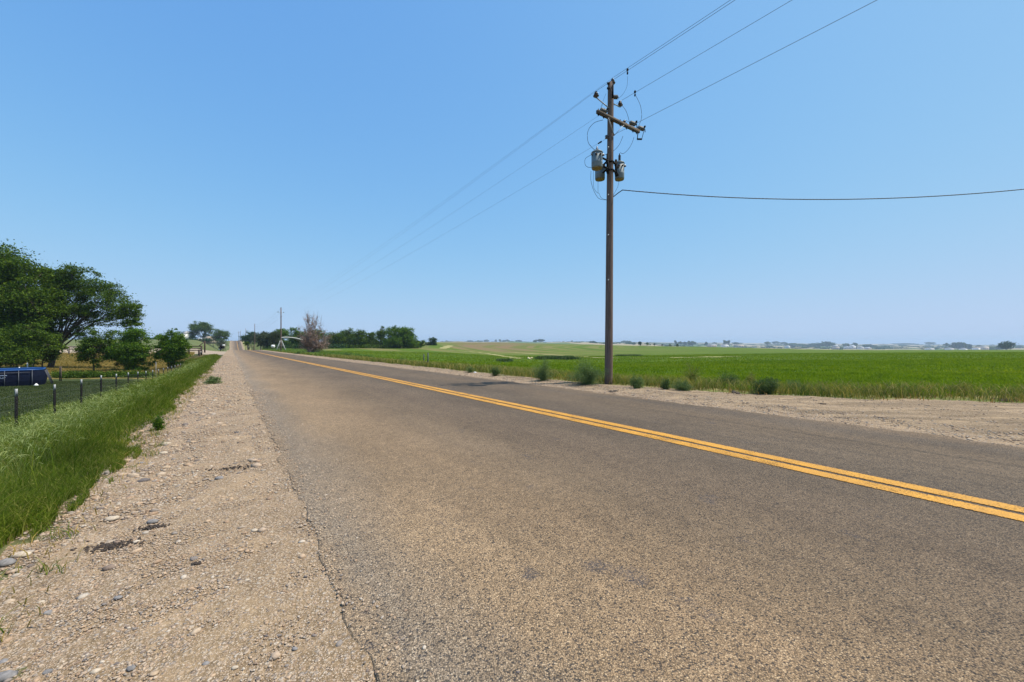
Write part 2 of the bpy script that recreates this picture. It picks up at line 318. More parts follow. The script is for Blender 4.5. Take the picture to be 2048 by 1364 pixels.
fr = nd(nt, 'ShaderNodeAttribute', attribute_name='far_rows').outputs['Fac']
br = nd(nt, 'ShaderNodeAttribute', attribute_name='brown').outputs['Fac']
c = mixc(nt, math_(nt, 'MULTIPLY', fr, math_(nt, 'MULTIPLY', rows, .85)), c, (.175, .155, .055))
c = mixc(nt, math_(nt, 'MULTIPLY', br, math_(nt, 'ADD', .45, math_(nt, 'MULTIPLY', rows, .5))), c, (.18, .125, .065))
nt.links.new(c, b.inputs['Base Color']); bump(nt, b, fine, .9, .12); M['field'] = m

# valley beyond the field: patchwork of pale stubble and dull green
m, nt, b = new_mat('valley', .95, .05); p = pos(nt)
v = voro(nt, scaled(nt, p, 1, .35, 0), .0042); c = ramp(nt, sepc(nt, v.outputs['Color'], 0), [(0, (.30, .25, .15)), (.3, (.11, .15, .06)), (.45, (.33, .27, .17)), (.6, (.07, .11, .04)), (.8, (.20, .18, .10)), (1, (.08, .12, .05))], 'CONSTANT')
c = mixc(nt, 1.0, c, ramp(nt, noise(nt, p, .02, 5), [(.3, .75), (.7, 1.2)]), 'MULTIPLY'); nt.links.new(c, b.inputs['Base Color']); M['valley'] = m

# timber, metal and the rest
m, nt, b = new_mat('weathered_wood', .85, .15); tc = nt.nodes.new('ShaderNodeTexCoord').outputs['Object']
g = noise(nt, scaled(nt, tc, 22, 22, .7), 1.6, 6, .7); c = ramp(nt, g, [(.25, (.06, .042, .038)), (.5, (.165, .112, .088)), (.75, (.27, .195, .155))])
c = mixc(nt, ramp(nt, noise(nt, scaled(nt, tc, 60, 60, 1.2), 1.2, 4), [(.3, 1), (.42, 0)]), c, (.035, .025, .02))
nt.links.new(c, b.inputs['Base Color']); bump(nt, b, g, .6, .02); M['wood'] = m
M['arm'] = plain('old_crossarm_wood', (.10, .072, .05), .85, 0, .4, 25)
M['fence_wood'] = plain('dark_fence_wood', (.055, .035, .025), .8, 0, .3, 6)
M['white_wood'] = plain('pale_board', (.6, .56, .5), .7, 0, .15)
M['steel'] = plain('galvanised_steel', (.30, .31, .32), .6, .3, .2)
M['black'] = plain('black_metal', (.012, .012, .013), .9, 0, .3, 30, .1)
M['dkgreen'] = plain('dark_green_metal', (.05, .07, .045), .6, 0, .3)
M['porc'] = plain('brown_porcelain', (.06, .035, .028), .25, 0, .2, 30, .5)
M['polymer'] = plain('grey_porcelain', (.12, .12, .11), .55, 0, .4, 60, .4)
M['wire'] = plain('aluminium_wire', (.14, .15, .17), .5, .3, .1)
M['cable'] = plain('black_cable', (.02, .022, .026), .6, 0, .2)
M['tank'] = plain('grey_tank_paint', (.19, .22, .225), .55, 0, .14, 9)
M['tank_base'] = plain('rusty_tank_base', (.24, .18, .09), .8, 0, .45, 18)
M['bark'] = plain('bark', (.10, .075, .055), .9, 0, .4, 12)
M['bark_pale'] = plain('pale_dead_wood', (.26, .20, .17), .9, 0, .3, 10)
M['blue'] = plain('blue_liner', (.015, .07, .22), .45, 0, .12, 4)
M['bluewall'] = plain('navy_pool_wall', (.005, .008, .022), .85, 0, .15, 4, .1)
M['poolleg'] = plain('grey_pool_leg', (.07, .075, .09), .6, 0, .2)
M['white'] = plain('white_paint', (.72, .71, .68), .6, 0, .1)
M['pivot'] = plain('dull_galvanised', (.36, .36, .34), .7, 0, .15)
m, nt, b = new_mat('pebbles', .9, .15); g = nt.nodes.new('ShaderNodeNewGeometry'); p = g.outputs['Position']
c = ramp(nt, g.outputs['Random Per Island'], [(0, (.12, .11, .11)), (.12, (.30, .20, .13)), (.35, (.45, .32, .21)), (.55, (.38, .29, .215)), (.7, (.43, .33, .235)), (.85, (.20, .17, .15)), (1, (.50, .42, .33))])
c = mixc(nt, 1.0, c, ramp(nt, noise(nt, p, 120, 4, .7), [(.3, .75), (.7, 1.2)]), 'MULTIPLY'); nt.links.new(c, b.inputs['Base Color']); bump(nt, b, noise(nt, p, 180, 3), .4, .003); M['pebble'] = m
M['stone_pale'] = plain('pale_stone', (.43, .35, .26), .85, 0, .25, 60)
M['stone_grey'] = plain('blue_grey_stone', (.20, .185, .175), .85, 0, .3, 60)
M['stone_tan'] = plain('tan_stone', (.40, .29, .19), .85, 0, .25, 60)
M['tar'] = plain('black_tar', (.055, .043, .036), .9, 0, .6, 90, .1)
M['leaf'] = leafy('tree_leaves', [(.018, .045, .006), (.055, .105, .009), (.125, .19, .018), (.03, .066, .009)], .28)
M['leaf2'] = leafy('bush_leaves', [(.022, .062, .006), (.06, .135, .010), (.15, .245, .018), (.035, .085, .010)], .3)
M['leaf3'] = leafy('blue_green_leaves', [(.018, .05, .018), (.03, .075, .025), (.05, .10, .03)], .3)
M['leaf4'] = leafy('dusty_leaves', [(.04, .06, .022), (.07, .08, .035), (.035, .06, .022)], .3)
M['twig'] = leafy('dead_twigs', [(.17, .105, .085), (.26, .18, .145), (.36, .27, .23)], .1, .9)
M['grass'] = leafy('tall_grass', [(.044, .082, .006), (.082, .128, .010), (.062, .105, .009), (.135, .175, .018), (.23, .215, .07)], .35, .85)
M['head'] = leafy('seed_heads', [(.20, .26, .08), (.30, .34, .14), (.24, .29, .10)], .35, .6)
M['alf'] = leafy('alfalfa', [(.10, .165, .006), (.145, .215, .008), (.19, .25, .016)], .35, .8, big=True)
M['gold_g'] = leafy('golden_grass', [(.31, .22, .065), (.26, .19, .055), (.18, .15, .045), (.38, .28, .10)], .3, .7)
M['mix_g'] = leafy('mixed_weeds', [(.07, .12, .02), (.12, .16, .03), (.30, .24, .08), (.09, .12, .025), (.38, .29, .11)], .3, .7)
M['kochia'] = leafy('weed_bush_leaves', [(.07, .12, .04), (.10, .155, .055), (.14, .20, .08), (.18, .23, .10)], .3, .6)
M['kochia_dark'] = leafy('dark_weed_leaves', [(.03, .07, .022), (.055, .10, .032), (.09, .14, .05), (.14, .17, .07)], .25, .55)
M['rust_g'] = leafy('rusty_weeds', [(.30, .17, .06), (.22, .13, .05), (.36, .22, .09)], .25, .8)

# ---------------------------------------------------------------- the land: one sheet of cells shared out by kind of ground
def lines(lo, hi, fine_lo, fine_hi, d, g):
    L = list(np.arange(fine_lo, fine_hi + 1e-6, d)); x = fine_hi
    while x < hi: x += max(d, abs(x - .5*(fine_lo+fine_hi)) * g); L.append(min(x, hi))
    x = fine_lo; A = []
    while x > lo: x -= max(d, abs(x - .5*(fine_lo+fine_hi)) * g); A.append(max(x, lo))
    return np.array(A[::-1] + L)
TL = lines(-6000, 6000, -5, 15, .16, .028); SL = lines(-300, 6000, -2, 14, .16, .022)
TT, SS = np.meshgrid(TL, SL); XX, YY = xy(TT, SS); ZZ = H(XX, YY)
under = (TT > .75) & (TT < 7.75) & (SS < 600); ZZ = np.where(under, ZZ - .03, ZZ)
ZZ = ZZ + np.where((~under) & (TT > -6) & (TT < 16) & (SS < 30) , .008 * R.standard_normal(TT.shape) * .6, 0)
nT = len(TL); cx, cy = (XX[:-1, :-1]+XX[1:, 1:])/2, (YY[:-1, :-1]+YY[1:, 1:])/2; ct, cs = ts(cx, cy)
def wob(a, b, f=1.0): return np.sin(a*1.3*f)*.5 + np.sin(a*3.1*f+b)*.3 + np.sin(a*7.7*f+2*b)*.2
pxc = CX + F * cx / np.maximum(cy, .1); pxc = np.where(cy < .1, np.where(cx > 0, 9999, -9999), pxc)
crest = np.interp(pxc, [880, 1000, 1200, 1400, 1600, 2048], [500, 470, 400, 300, 235, 190])
edgeR = np.interp(cs, [-50, 0, 5, 9, 12, 5000], [17.5, 15.6, 11.4, 10.0, 9.2, 9.1]) + .22 * wob(cs, 1)
edgeL = -1.05 + .16 * wob(cs, 0) + .1 * R.standard_normal(cs.shape) * (cs < 60)
zone = np.full(cx.shape, 7)
zone[(ct < edgeL)] = 3; zone[(ct < edgeL) & (ct > -4.9) & (cs < 66)] = 2
zone[(ct < -4.9) & (cy > 34 + 2*wob(cx*.1, 1))] = 4
zone[(ct < edgeL) & (cy > 66) & (cy < 100 + .1*np.abs(cx))] = 5
zone[(ct < edgeL) & (cy >= 100 + .1*np.abs(cx))] = 6
zone[(ct >= edgeL) & (ct < edgeR)] = 0; zone[(ct > 8.6) & (ct < edgeR) & (cs < 14)] = 1
zone[(ct >= edgeR) & (ct < edgeR + 1.6 + .5*wob(cs, 3) + np.clip(cs*.02, 0, 3))] = 9
zone[(ct > 9) & (cy > crest)] = 8; zone[(np.hypot(cx, cy) > 700)] = 8
zone[(cs < -60)] = 7
zinfo = {0: ('gravel_shoulder', 'gravel', 'pale gravel shoulder beside the asphalt'), 1: ('dirt_pullout', 'dirt', 'pale dirt pull-out across the road'), 2: ('verge_bank', 'verge', 'grassy bank sloping down to the wire fence'), 3: ('lawn', 'lawn', 'dark rough lawn behind the wire fence'),
         4: ('dry_pasture', 'gold', 'golden dry pasture under the trees'), 5: ('driveway', 'drive', 'pale gravel driveway beyond the rail fence'), 6: ('hill_field', 'olive', 'olive green field on the low hill'),
         7: ('crop_field', 'field', 'bright green crop field'), 8: ('valley', 'valley', 'hazy valley and far low hills'), 9: ('roadside_verge', 'rverge', 'weedy strip between gravel and crop field')}
Vall = np.stack([XX, YY, ZZ], -1).reshape(-1, 3); UVall = np.stack([TT, SS], -1).reshape(-1, 2)
ii, jj = np.meshgrid(np.arange(zone.shape[0]), np.arange(zone.shape[1]), indexing='ij')
for z, (nm, mt, lb) in zinfo.items():
    k = zone == z; a = (ii[k] * nT + jj[k]); Q = np.stack([a, a + 1, a + nT + 1, a + nT], -1)
    idx, inv = np.unique(Q, return_inverse=True); Vz = Vall[idx]
    o = mesh_obj(nm, Vz, [inv.reshape(-1, 4)], M[mt], None, True, UVall[idx]); tag(o, lb, None, None, 'structure')
    if z == 7:
        x, y = Vz[:, 0], Vz[:, 1]; pc = np.where(y > 1, CX + F * x / np.maximum(y, 1), 3000)
        fr = smooth((y - 90) / 35) * (.15 + .85*smooth((1450 - pc) / 400)); brn = smooth((y - 150 + (pc-880)*.05) / 30) * smooth((pc - 885) / 50) * smooth((1120 - pc) / 110)
        for an, vv in (('far_rows', fr), ('brown', brn)):
            at_ = o.data.attributes.new(an, 'FLOAT', 'POINT'); at_.data.foreach_set('value', vv.astype(np.float32))

# ---------------------------------------------------------------- the road and its double line
SR = SL[(SL > -60) & (SL < 640)]
def strip(name, tcols, lift, mat, uvx=None, jl=None, jr=None, sr=SR):
    n = len(tcols); T = np.tile(np.array(tcols, float), (len(sr), 1)); S = np.tile(sr[:, None], (1, n))
    if jl is not None:
        for c_ in range(4): T[:, c_] += jl
    if jr is not None:
        for c_ in range(1, 5): T[:, -c_] += jr
    x, y = xy(T, S); z = H(*xy(np.clip(T, .5, 8), S)) + np.array(lift)[None, :]
    a = np.arange(len(sr) - 1)[:, None] * n + np.arange(n - 1)[None]; Q = np.stack([a, a + 1, a + n + 1, a + n], -1).reshape(-1, 4)
    U = T if uvx is None else np.tile(np.array(uvx, float), (len(sr), 1))
    return mesh_obj(name, np.stack([x, y, z], -1), [Q], mat, None, True, np.stack([U, S], -1).reshape(-1, 2))
jl = -.03 + .018*wob(SR, 2, 1.7) + .022*R.standard_normal(len(SR)) * (SR < 60) + .035*np.sin(SR*.31)*smooth(SR/12)
jr = .08*wob(SR, 4, .8) + .04*R.standard_normal(len(SR)) * (SR < 60)
tc_ = [.485, .49, .50, .52] + list(np.arange(.7, 7.8, .35)) + [7.94, 7.98, 8.0, 8.005]
lf = [-.05, .004, .007, .009] + [.012] * (len(tc_) - 8) + [.009, .007, .004, -.05]
tag(strip('road', tc_, lf, M['road'], None, jl, jr), 'worn two lane chip sealed asphalt road', None, None, 'structure')
for t0, t1 in ((4.63, 4.825), (4.868, 5.06)):
    tag(strip('road_marking', [t0, (t0+t1)/2, t1], [.018]*3, M['yellow'], [0, .5, 1]), 'yellow painted centre line', None, None, 'structure')

# ---------------------------------------------------------------- scatter helpers
def in_view(x, y, m=90): return (y > .6) & (np.abs(F * x / np.maximum(y, .1)) < 1024 + m)
def blades(n_target, base, h, wdt, lean=.5, rng=R):               # base (N,3); curved tapering ribbons
    N = len(base); a = rng.uniform(0, 2*math.pi, N); la = rng.uniform(0, 2*math.pi, N)
    ld = np.stack([np.cos(la), np.sin(la), np.zeros(N)], -1) * (h * lean * rng.uniform(.2, 1, N))[:, None]
    sd = np.stack([np.cos(a), np.sin(a), np.zeros(N)], -1) * (wdt / 2)[:, None]; up = np.zeros((N, 3)); up[:, 2] = h
    rows = []
    for f, wf in ((0, 1), (.4, .9), (.75, .6), (1, .12)):
        c = base + up * (f - .18*f*f*lean*2) + ld * f * f; rows += [c - sd*wf, c + sd*wf]
    V = np.stack(rows, 1).reshape(-1, 3); b0 = np.arange(N)[:, None] * 8
    Q = np.concatenate([b0 + np.array([[0, 1, 3, 2]]), b0 + np.array([[2, 3, 5, 4]]), b0 + np.array([[4, 5, 7, 6]])]); return V, Q
def leaves(cen, size, rng=R, asp=.55):
    N = len(cen); a = rng.standard_normal((N, 3)); a /= np.linalg.norm(a, axis=1)[:, None]; b = rng.standard_normal((N, 3))
    b -= a * (a*b).sum(1)[:, None]; b /= np.linalg.norm(b, axis=1)[:, None]; s = (np.broadcast_to(size, (N,)) * rng.uniform(.6, 1.3, N))[:, None]
    V = np.stack([cen - a*s/2, cen + b*s*asp/2, cen + a*s/2, cen - b*s*asp/2], 1).reshape(-1, 3)
    return V, (np.arange(N)[:, None] * 4 + np.arange(4)[None])
def scatter_ts(n, t0, t1, s0, s1, rng=R, m=90, edge=None):
    t = rng.uniform(t0, t1, n); s = rng.uniform(s0, s1, n); x, y = xy(t, s); k = in_view(x, y, m)
    if edge is not None: k &= edge(t, s)
    x, y = x[k], y[k]; return np.stack([x, y, H(x, y)], -1)
def stuff(name, parts, mat, label):
    V = []; Fq = []; n = 0
    for v, f in parts: V.append(v); Fq.append(f + n); n += len(v)
    o = mesh_obj(name, np.concatenate(V), [np.concatenate(Fq)], mat, None, False); return tag(o, label, None, None, 'stuff')

# tall grass on the left bank
le = lambda t, s: t < -1.05 + .16*wob(s, 0) + .12*np.sin(s*5.1)*np.sin(t*40)
pr = []
for n, s0, s1, wd in ((110000, 1.2, 7, .0038), (100000, 7, 16, .006), (80000, 16, 34, .011), (50000, 34, 66, .02)):
    b = scatter_ts(n * (3 if s0 < 5 else 1), -6.0 if s0 < 20 else -4.8, -.9, s0, s1, edge=le); t, s = ts(b[:, 0], b[:, 1])
    patch = .5 + .5*np.sin(t*1.9 + 1.3*np.sin(s*.8))*np.sin(s*1.1 + t); k = (R.uniform(0, 1, len(b)) < .6 + .4*patch) & ((t > -4.6) | (R.uniform(0, 1, len(b)) < .25)); b = b[k]; t = t[k]; s = s[k]
    edgef = smooth((-.95 - t) / .8); h = (.09 + .42 * edgef + .10*smooth((s-9)/6)*edgef) * R.uniform(.55, 1.15, len(b)) * (1 - .5*smooth((-4.4 - t)/.6)) * (.55 + .7*patch[k])
    pr.append(blades(0, b, h, R.uniform(.6, 1.4, len(b)) * wd, .75))
b = scatter_ts(260, -1.15, -.72, 1.3, 30, edge=lambda t, s: R.uniform(0, 1, len(t)) < np.exp(-(t+1.15)/.17)); b = np.repeat(b, 26, 0); b[:, :2] += R.normal(0, .035, (len(b), 2)); b[:, 2] = H(b[:, 0], b[:, 1])
pr.append(blades(0, b, R.uniform(.04, .17, len(b)), R.uniform(.003, .006, len(b)), 1.2))
b = scatter_ts(2400, -4.4, -1.3, 1.3, 22); b = np.repeat(b, 6, 0); b[:, :2] += R.normal(0, .09, (len(b), 2)); b[:, 2] = H(b[:, 0], b[:, 1]); pr.append(blades(0, b, R.uniform(.3, .66, len(b)), R.uniform(.003, .006, len(b)), .65))
for n, s0, s1, ls_ in ((150000, 1.2, 9, .014), (90000, 9, 24, .026), (50000, 24, 66, .05)):
    b = scatter_ts(n, -4.7, -.95, s0, s1, edge=le); t, s = ts(b[:, 0], b[:, 1]); k = (np.sin(t*2.7+s*.9)*np.sin(s*1.7-t) + R.uniform(-.6, .6, len(t))) > -.1; b, t = b[k], t[k]
    b[:, 2] += (.05 + .42*smooth((-.95 - t)/.8)) * R.uniform(.15, 1, len(b)); V, Q = leaves(b, ls_, R, .3); pr.append((V, Q))
stuff('tall_grass', pr, M['grass'], 'tall uncut green grass on the bank between gravel and wire fence')
pr = []
for n, s0, s1, wd in ((9000, 1.5, 12, .005), (5000, 12, 40, .010)):
    b = scatter_ts(n, -4.6, -1.5, s0, s1); V, Q = blades(0, b, R.uniform(.38, .70, len(b)), R.uniform(.5, 1, len(b)) * wd * .25, .5)
    pr.append((V, Q)); tip = V.reshape(-1, 8, 3)[:, 6]; dirn = (V.reshape(-1, 8, 3)[:, 6] - V.reshape(-1, 8, 3)[:, 4]); dirn /= np.linalg.norm(dirn, axis=1)[:, None]
    L = R.uniform(.06, .11, len(b))[:, None]; c1 = tip + dirn*L*.5; dr = dirn.copy(); dr[:, 2] -= .9; dr /= np.linalg.norm(dr, axis=1)[:, None]; c2 = c1 + dr * L * .7
    sd = np.cross(dirn, R.standard_normal((len(b), 3))); sd /= np.linalg.norm(sd, axis=1)[:, None]; sd *= wd * .55
    pr.append((np.stack([tip - sd*.4, tip + sd*.4, c1 + sd, c1 - sd, c2 + sd*.2, c2 - sd*.2], 1).reshape(-1, 3),
               np.concatenate([np.arange(len(b))[:, None]*6 + np.array([[0, 1, 2, 3]]), np.arange(len(b))[:, None]*6 + np.array([[3, 2, 4, 5]])])))
stuff('seeding_grass', pr, M['head'], 'pale drooping grass seed heads standing above the bank grass')
# dry edge of the bank
b = scatter_ts(5200, -1.55, -.75, 1.2, 30); stuff('dry_grass', [blades(0, b, R.uniform(.03, .13, len(b)), R.uniform(.003, .007, len(b)), 1.1)], M['gold_g'], 'short straw coloured grass along the gravel edge')
# lawn tufts, golden pasture, crop, verge weeds
def polar(n, p0, p1, z0, z1, rng=R, ok=None):
    px = rng.uniform(p0, p1, n); Z = np.sqrt(rng.uniform(z0**2, z1**2, n)); x = (px - CX)/F*Z; t, s = ts(x, Z)
    if ok is not None: k = ok(t, s, px, Z); x, Z = x[k], Z[k]
    return np.stack([x, Z, H(x, Z)], -1)
b = polar(60000, -90, 300, 8, 33, ok=lambda t, s, p, Z: t < -4.6); stuff('lawn_grass', [blades(0, b, R.uniform(.03, .09, len(b)), R.uniform(.01, .03, len(b)), .9)], leafy('lawn_blades', [(.032, .050, .014), (.045, .066, .018), (.068, .082, .028)], .3), 'short dark grass of the lawn behind the wire fence')
b = polar(110000, -90, 405, 38, 68, ok=lambda t, s, p, Z: (t < -5.0))
stuff('golden_grass', [blades(0, b, R.uniform(.2, .6, len(b)), R.uniform(.02, .05, len(b)), .9)], M['gold_g'], 'long golden dry grass under and behind the trees')
b = scatter_ts(9000, -9, -1.6, 58, 76); stuff('dry_bank_grass', [blades(0, b, R.uniform(.1, .35, len(b)), R.uniform(.02, .05, len(b)), .8)], leafy('bank_blades', [(.30, .21, .12), (.22, .17, .09), (.14, .16, .05)], .3), 'sparse brown grass on the dirt bank below the driveway')
eR = lambda s: np.interp(s, [-50, 0, 5, 9, 12, 5000], [17.5, 15.6, 11.4, 10.0, 9.2, 9.1])
pr = []
for n, z0, z1, wd, hh_ in ((90000, 8.5, 20, .022, .22), (90000, 20, 45, .035, .2), (90000, 45, 100, .06, .16)):
    b = polar(n, 480, 2130, z0, z1, ok=lambda t, s, p, Z: t > eR(s) + 1.5 + .5*np.sin(s*2)); pr.append(blades(0, b, R.uniform(.5, 1.15, len(b)) * hh_, R.uniform(.6, 1.3, len(b)) * wd, .7))
stuff('crop_plants', pr, M['alf'], 'low bright green alfalfa plants covering the crop field')
pr = []
for n, s0, s1, wd in ((70000, -2, 16, .014), (60000, 16, 50, .03), (30000, 50, 150, .06)):
    def ok(t, s): e = eR(s) + .2*wob(s, 1); return (t > e) & (t < e + 2.3 + np.clip(s*.02, 0, 2)) & (R.uniform(0, 1, len(t)) < .45 + .5*(np.sin(s*.9)*np.sin(s*2.3+1) > -.1))
    b = scatter_ts(n, 8.8, 20, s0, s1, edge=ok); pr.append(blades(0, b, R.uniform(.15, .55, len(b)), R.uniform(.5, 1.2, len(b))*wd, .8))
for n, s0, s1, ls_ in ((60000, -2, 18, .03), (40000, 18, 60, .07)):
    def ok2(t, s): e = eR(s) + .15*wob(s, 1); return (t > e) & (t < e + 1.6) & ((np.sin(s*2.9)*np.sin(s*1.3+1) + R.uniform(-.4, .4, len(t))) > .15)
    b = scatter_ts(n, 8.9, 18, s0, s1, edge=ok2); b[:, 2] += R.uniform(.02, .42, len(b)) * (.5 + .5*np.sin(b[:, 0]*3)**2); pr.append(leaves(b, ls_, R, .3))
stuff('verge_weeds', pr, M['mix_g'], 'mixed green and straw weeds between gravel edge and crop field')
b = scatter_ts(5200, 9, 18, -2, 12, edge=lambda t, s: (t > eR(s) - .35) & (t < eR(s) + .9) & (np.sin(s*2.1)*np.sin(s*.7+2) > .05))
stuff('rusty_weeds', [blades(0, b, R.uniform(.06, .25, len(b)), R.uniform(.008, .018, len(b)), 1.0)], M['rust_g'], 'rusty brown dead weeds at the edge of the dirt pull-out')
b = scatter_ts(30000, 9.3, 16, 55, 175); stuff('roadside_grass', [blades(0, b, R.uniform(.25, .6, len(b)), R.uniform(.04, .08, len(b)), .7)], leafy('road_grass', [(.07, .14, .02), (.11, .19, .03), (.15, .2, .05)], .35), 'green roadside grass in front of the dead tree and farther trees')

# pebbles pressed into both shoulders
ico = None
def ico_tmpl():
    g = (1 + 5**.5)/2; V = np.array([(-1,g,0),(1,g,0),(-1,-g,0),(1,-g,0),(0,-1,g),(0,1,g),(0,-1,-g),(0,1,-g),(g,0,-1),(g,0,1),(-g,0,-1),(-g,0,1)], float); V /= np.linalg.norm(V[0])
    Fc = np.array([(0,11,5),(0,5,1),(0,1,7),(0,7,10),(0,10,11),(1,5,9),(5,11,4),(11,10,2),(10,7,6),(7,1,8),(3,9,4),(3,4,2),(3,2,6),(3,6,8),(3,8,9),(4,9,5),(2,4,11),(6,2,10),(8,6,7),(9,8,1)]); return V, Fc
def subdiv(V, Fc):
    V = list(map(tuple, V)); c = {}; out = []
    def mid(a, b):
        k = (min(a, b), max(a, b))
        if k not in c: m = np.array(V[a]) + np.array(V[b]); V.append(tuple(m/np.linalg.norm(m))); c[k] = len(V) - 1
        return c[k]
    for a, b, d in Fc: x, y, z = mid(a, b), mid(b, d), mid(d, a); out += [(a, x, z), (b, y, x), (d, z, y), (x, y, z)]
    return np.array(V), np.array(out)
IV, IF = ico_tmpl(); IV2, IF2 = subdiv(IV, IF)
def pebbles(b, r, rng=R):
    N = len(b); T = IV[None] * (1 + rng.uniform(-.22, .22, (N, 12, 1))); sc3 = np.stack([rng.uniform(.9, 1.7, N), rng.uniform(.7, 1.1, N), rng.uniform(.35, .75, N)], -1)
    T = T * sc3[:, None] * r[:, None, None]; a = rng.uniform(0, 2*math.pi, N); ca, sa = np.cos(a)[:, None], np.sin(a)[:, None]
    T = np.stack([T[..., 0]*ca - T[..., 1]*sa, T[..., 0]*sa + T[..., 1]*ca, T[..., 2]], -1) + b[:, None]; T[..., 2] += (r * .12)[:, None]
    return T.reshape(-1, 3), (np.arange(N)[:, None, None]*12 + IF[None]).reshape(-1, 3)
pr = []
def dens(t, s): return .35 + .65*smooth((-t+.15)/.9) + .35*(np.sin(t*5+1.7*np.sin(s*1.3))*np.sin(s*1.9+t*2) > .25)
for n, s0, s1, r0, r1 in ((46000, .4, 4, .0028, .0085), (24000, 4, 10, .005, .014), (9000, 10, 26, .010, .028), (5000, 26, 70, .02, .045)):
    b = scatter_ts(n, -1.35, .62, s0, s1, edge=lambda t, s: R.uniform(0, 1, len(t)) < dens(t, s)); r = r0 + (r1-r0)*R.uniform(0, 1, len(b))**3; pr.append(pebbles(b, r))
for n, s0, s1, r0, r1 in ((700, .4, 6, .010, .024), (600, 5, 18, .02, .045)):
    b = scatter_ts(n, -1.35, .5, s0, s1, edge=lambda t, s: R.uniform(0, 1, len(t)) < dens(t, s)*.6); r = r0 + (r1-r0)*R.uniform(0, 1, len(b))**2; pr.append(pebbles(b, r))
b = scatter_ts(9000, .44, 1.05, .4, 14, edge=lambda t, s: R.uniform(0, 1, len(t)) < .8*np.exp(-(t-.44)/.16)); b[:, 2] += .012; pr.append(pebbles(b, R.uniform(.0025, .008, len(b))*(1+ts(b[:,0], b[:,1])[1]*.06)))
o = stuff('gravel', pr, M['pebble'], 'loose mixed gravel on the near shoulder beside the grass bank')
pr = []
for n, t0, t1, s0, s1, r0, r1 in ((9000, 7.85, 9.3, -1, 14, .006, .02), (5000, 7.9, 9.3, 14, 50, .01, .03), (2600, 9, 15, -1, 8, .006, .022)):
    b = scatter_ts(n, t0, t1, s0, s1); r = r0 + (r1-r0)*R.uniform(0, 1, len(b))**2.5; pr.append(pebbles(b, r))
stuff('loose_gravel', pr, M['pebble'], 'loose gravel on the far shoulder and dirt pull-out')

# the larger stones that can be told apart
def stone(px, py, wpx, mat, label, asp=.6, flat=.45, seed=0):
    g = G(px, py, 1.2); r = wpx / F * g[1] / 2; rg = np.random.default_rng(seed + 50); T = IV2 * (1 + rg.uniform(-.16, .13, (len(IV2), 1)))
    T = T * np.array([r*.95, r*asp*1.1, r*flat*.8]); T[:, 2] = np.maximum(T[:, 2], -r*flat*.4); a = rg.uniform(-.5, .5); T = np.stack([T[:, 0]*math.cos(a)-T[:, 1]*math.sin(a), T[:, 0]*math.sin(a)+T[:, 1]*math.cos(a), T[:, 2]], -1)
    o = mesh_obj('stone', T, [IF2], mat, None, True); o.location = tuple(g + [0, 0, r*flat*.25]); tag(o, label, 'stone', 'stones lying on the gravel shoulder')
ST_ = [(383, 803, 18, 'stone_tan', 'large tan stone on the gravel near the grass tip and low plant'),
 (332, 889, 19, 'stone_pale', 'flat cream stone on gravel beside the grass clump at the bank edge'),
 (349, 893, 14, 'stone_tan', 'small tan stone just right of the flat cream stone'),
 (327, 907, 17, 'stone_pale', 'pale flat stone below the flat cream stone near the grass'),
 (282, 927, 13, 'stone_grey', 'small bluish white stone close to the grass edge'),
 (332, 936, 16, 'stone_tan', 'thin slanting tan stone standing alone on the open gravel'),
 (439, 957, 19, 'stone_grey', 'dark topped grey stone at mid shoulder beneath the small dirt clods'),
 (225, 1039, 26, 'stone_pale', 'long pale oval stone on the shoulder above the black tar patch'),
 (305, 1045, 24, 'stone_grey', 'flat greenish grey stone beside the small dark crumbs'),
 (509, 1062, 16, 'stone_pale', 'round pale stone midway between tar patch and asphalt edge'),
 (44, 1112, 32, 'stone_pale', 'broad flat pale stone near the left end of the grass edge'),
 (12, 1128, 36, 'stone_grey', 'broad flat lavender grey stone at the very left edge of the shoulder'),
 (83, 1205, 13, 'stone_pale', 'small upright cream stone standing on open dirt below the tar patch'),
 (236, 1197, 18, 'stone_grey', 'dark slate stone alone on smooth dirt below the tar patch'),
 (95, 1228, 20, 'stone_grey', 'flat slate blue stone below the small upright cream stone'),
 (495, 1162, 14, 'stone_pale', 'white topped stone on smooth dirt near the asphalt edge'),
 (192, 1344, 20, 'stone_pale', 'two toned cream cobble at the bottom of the shoulder'),
 (95, 1345, 19, 'stone_grey', 'dark blue grey cobble left of the two toned cream cobble'),
 (10, 1355, 42, 'stone_grey', 'big flat grey cobble in the bottom left corner'),
 (308, 1349, 18, 'stone_tan', 'reddish tan cobble right of the two toned cream cobble'),
 (262, 1338, 20, 'stone_grey', 'flat brownish grey cobble between the cream and reddish cobbles'),
 (412, 1328, 16, 'stone_grey', 'dark cobble with a group of small stones near the bottom'),
 (470, 1337, 15, 'stone_pale', 'pale cobble nearest the asphalt at the bottom'),
 (8, 1325, 22, 'stone_grey', 'dark stone above the big flat corner cobble'),
 (590, 1298, 13, 'stone_grey', 'slate chip on the smooth dirt close to the asphalt edge low down')]
for i, a in enumerate(ST_): stone(*a[:3], M[a[3]], a[4], seed=i)

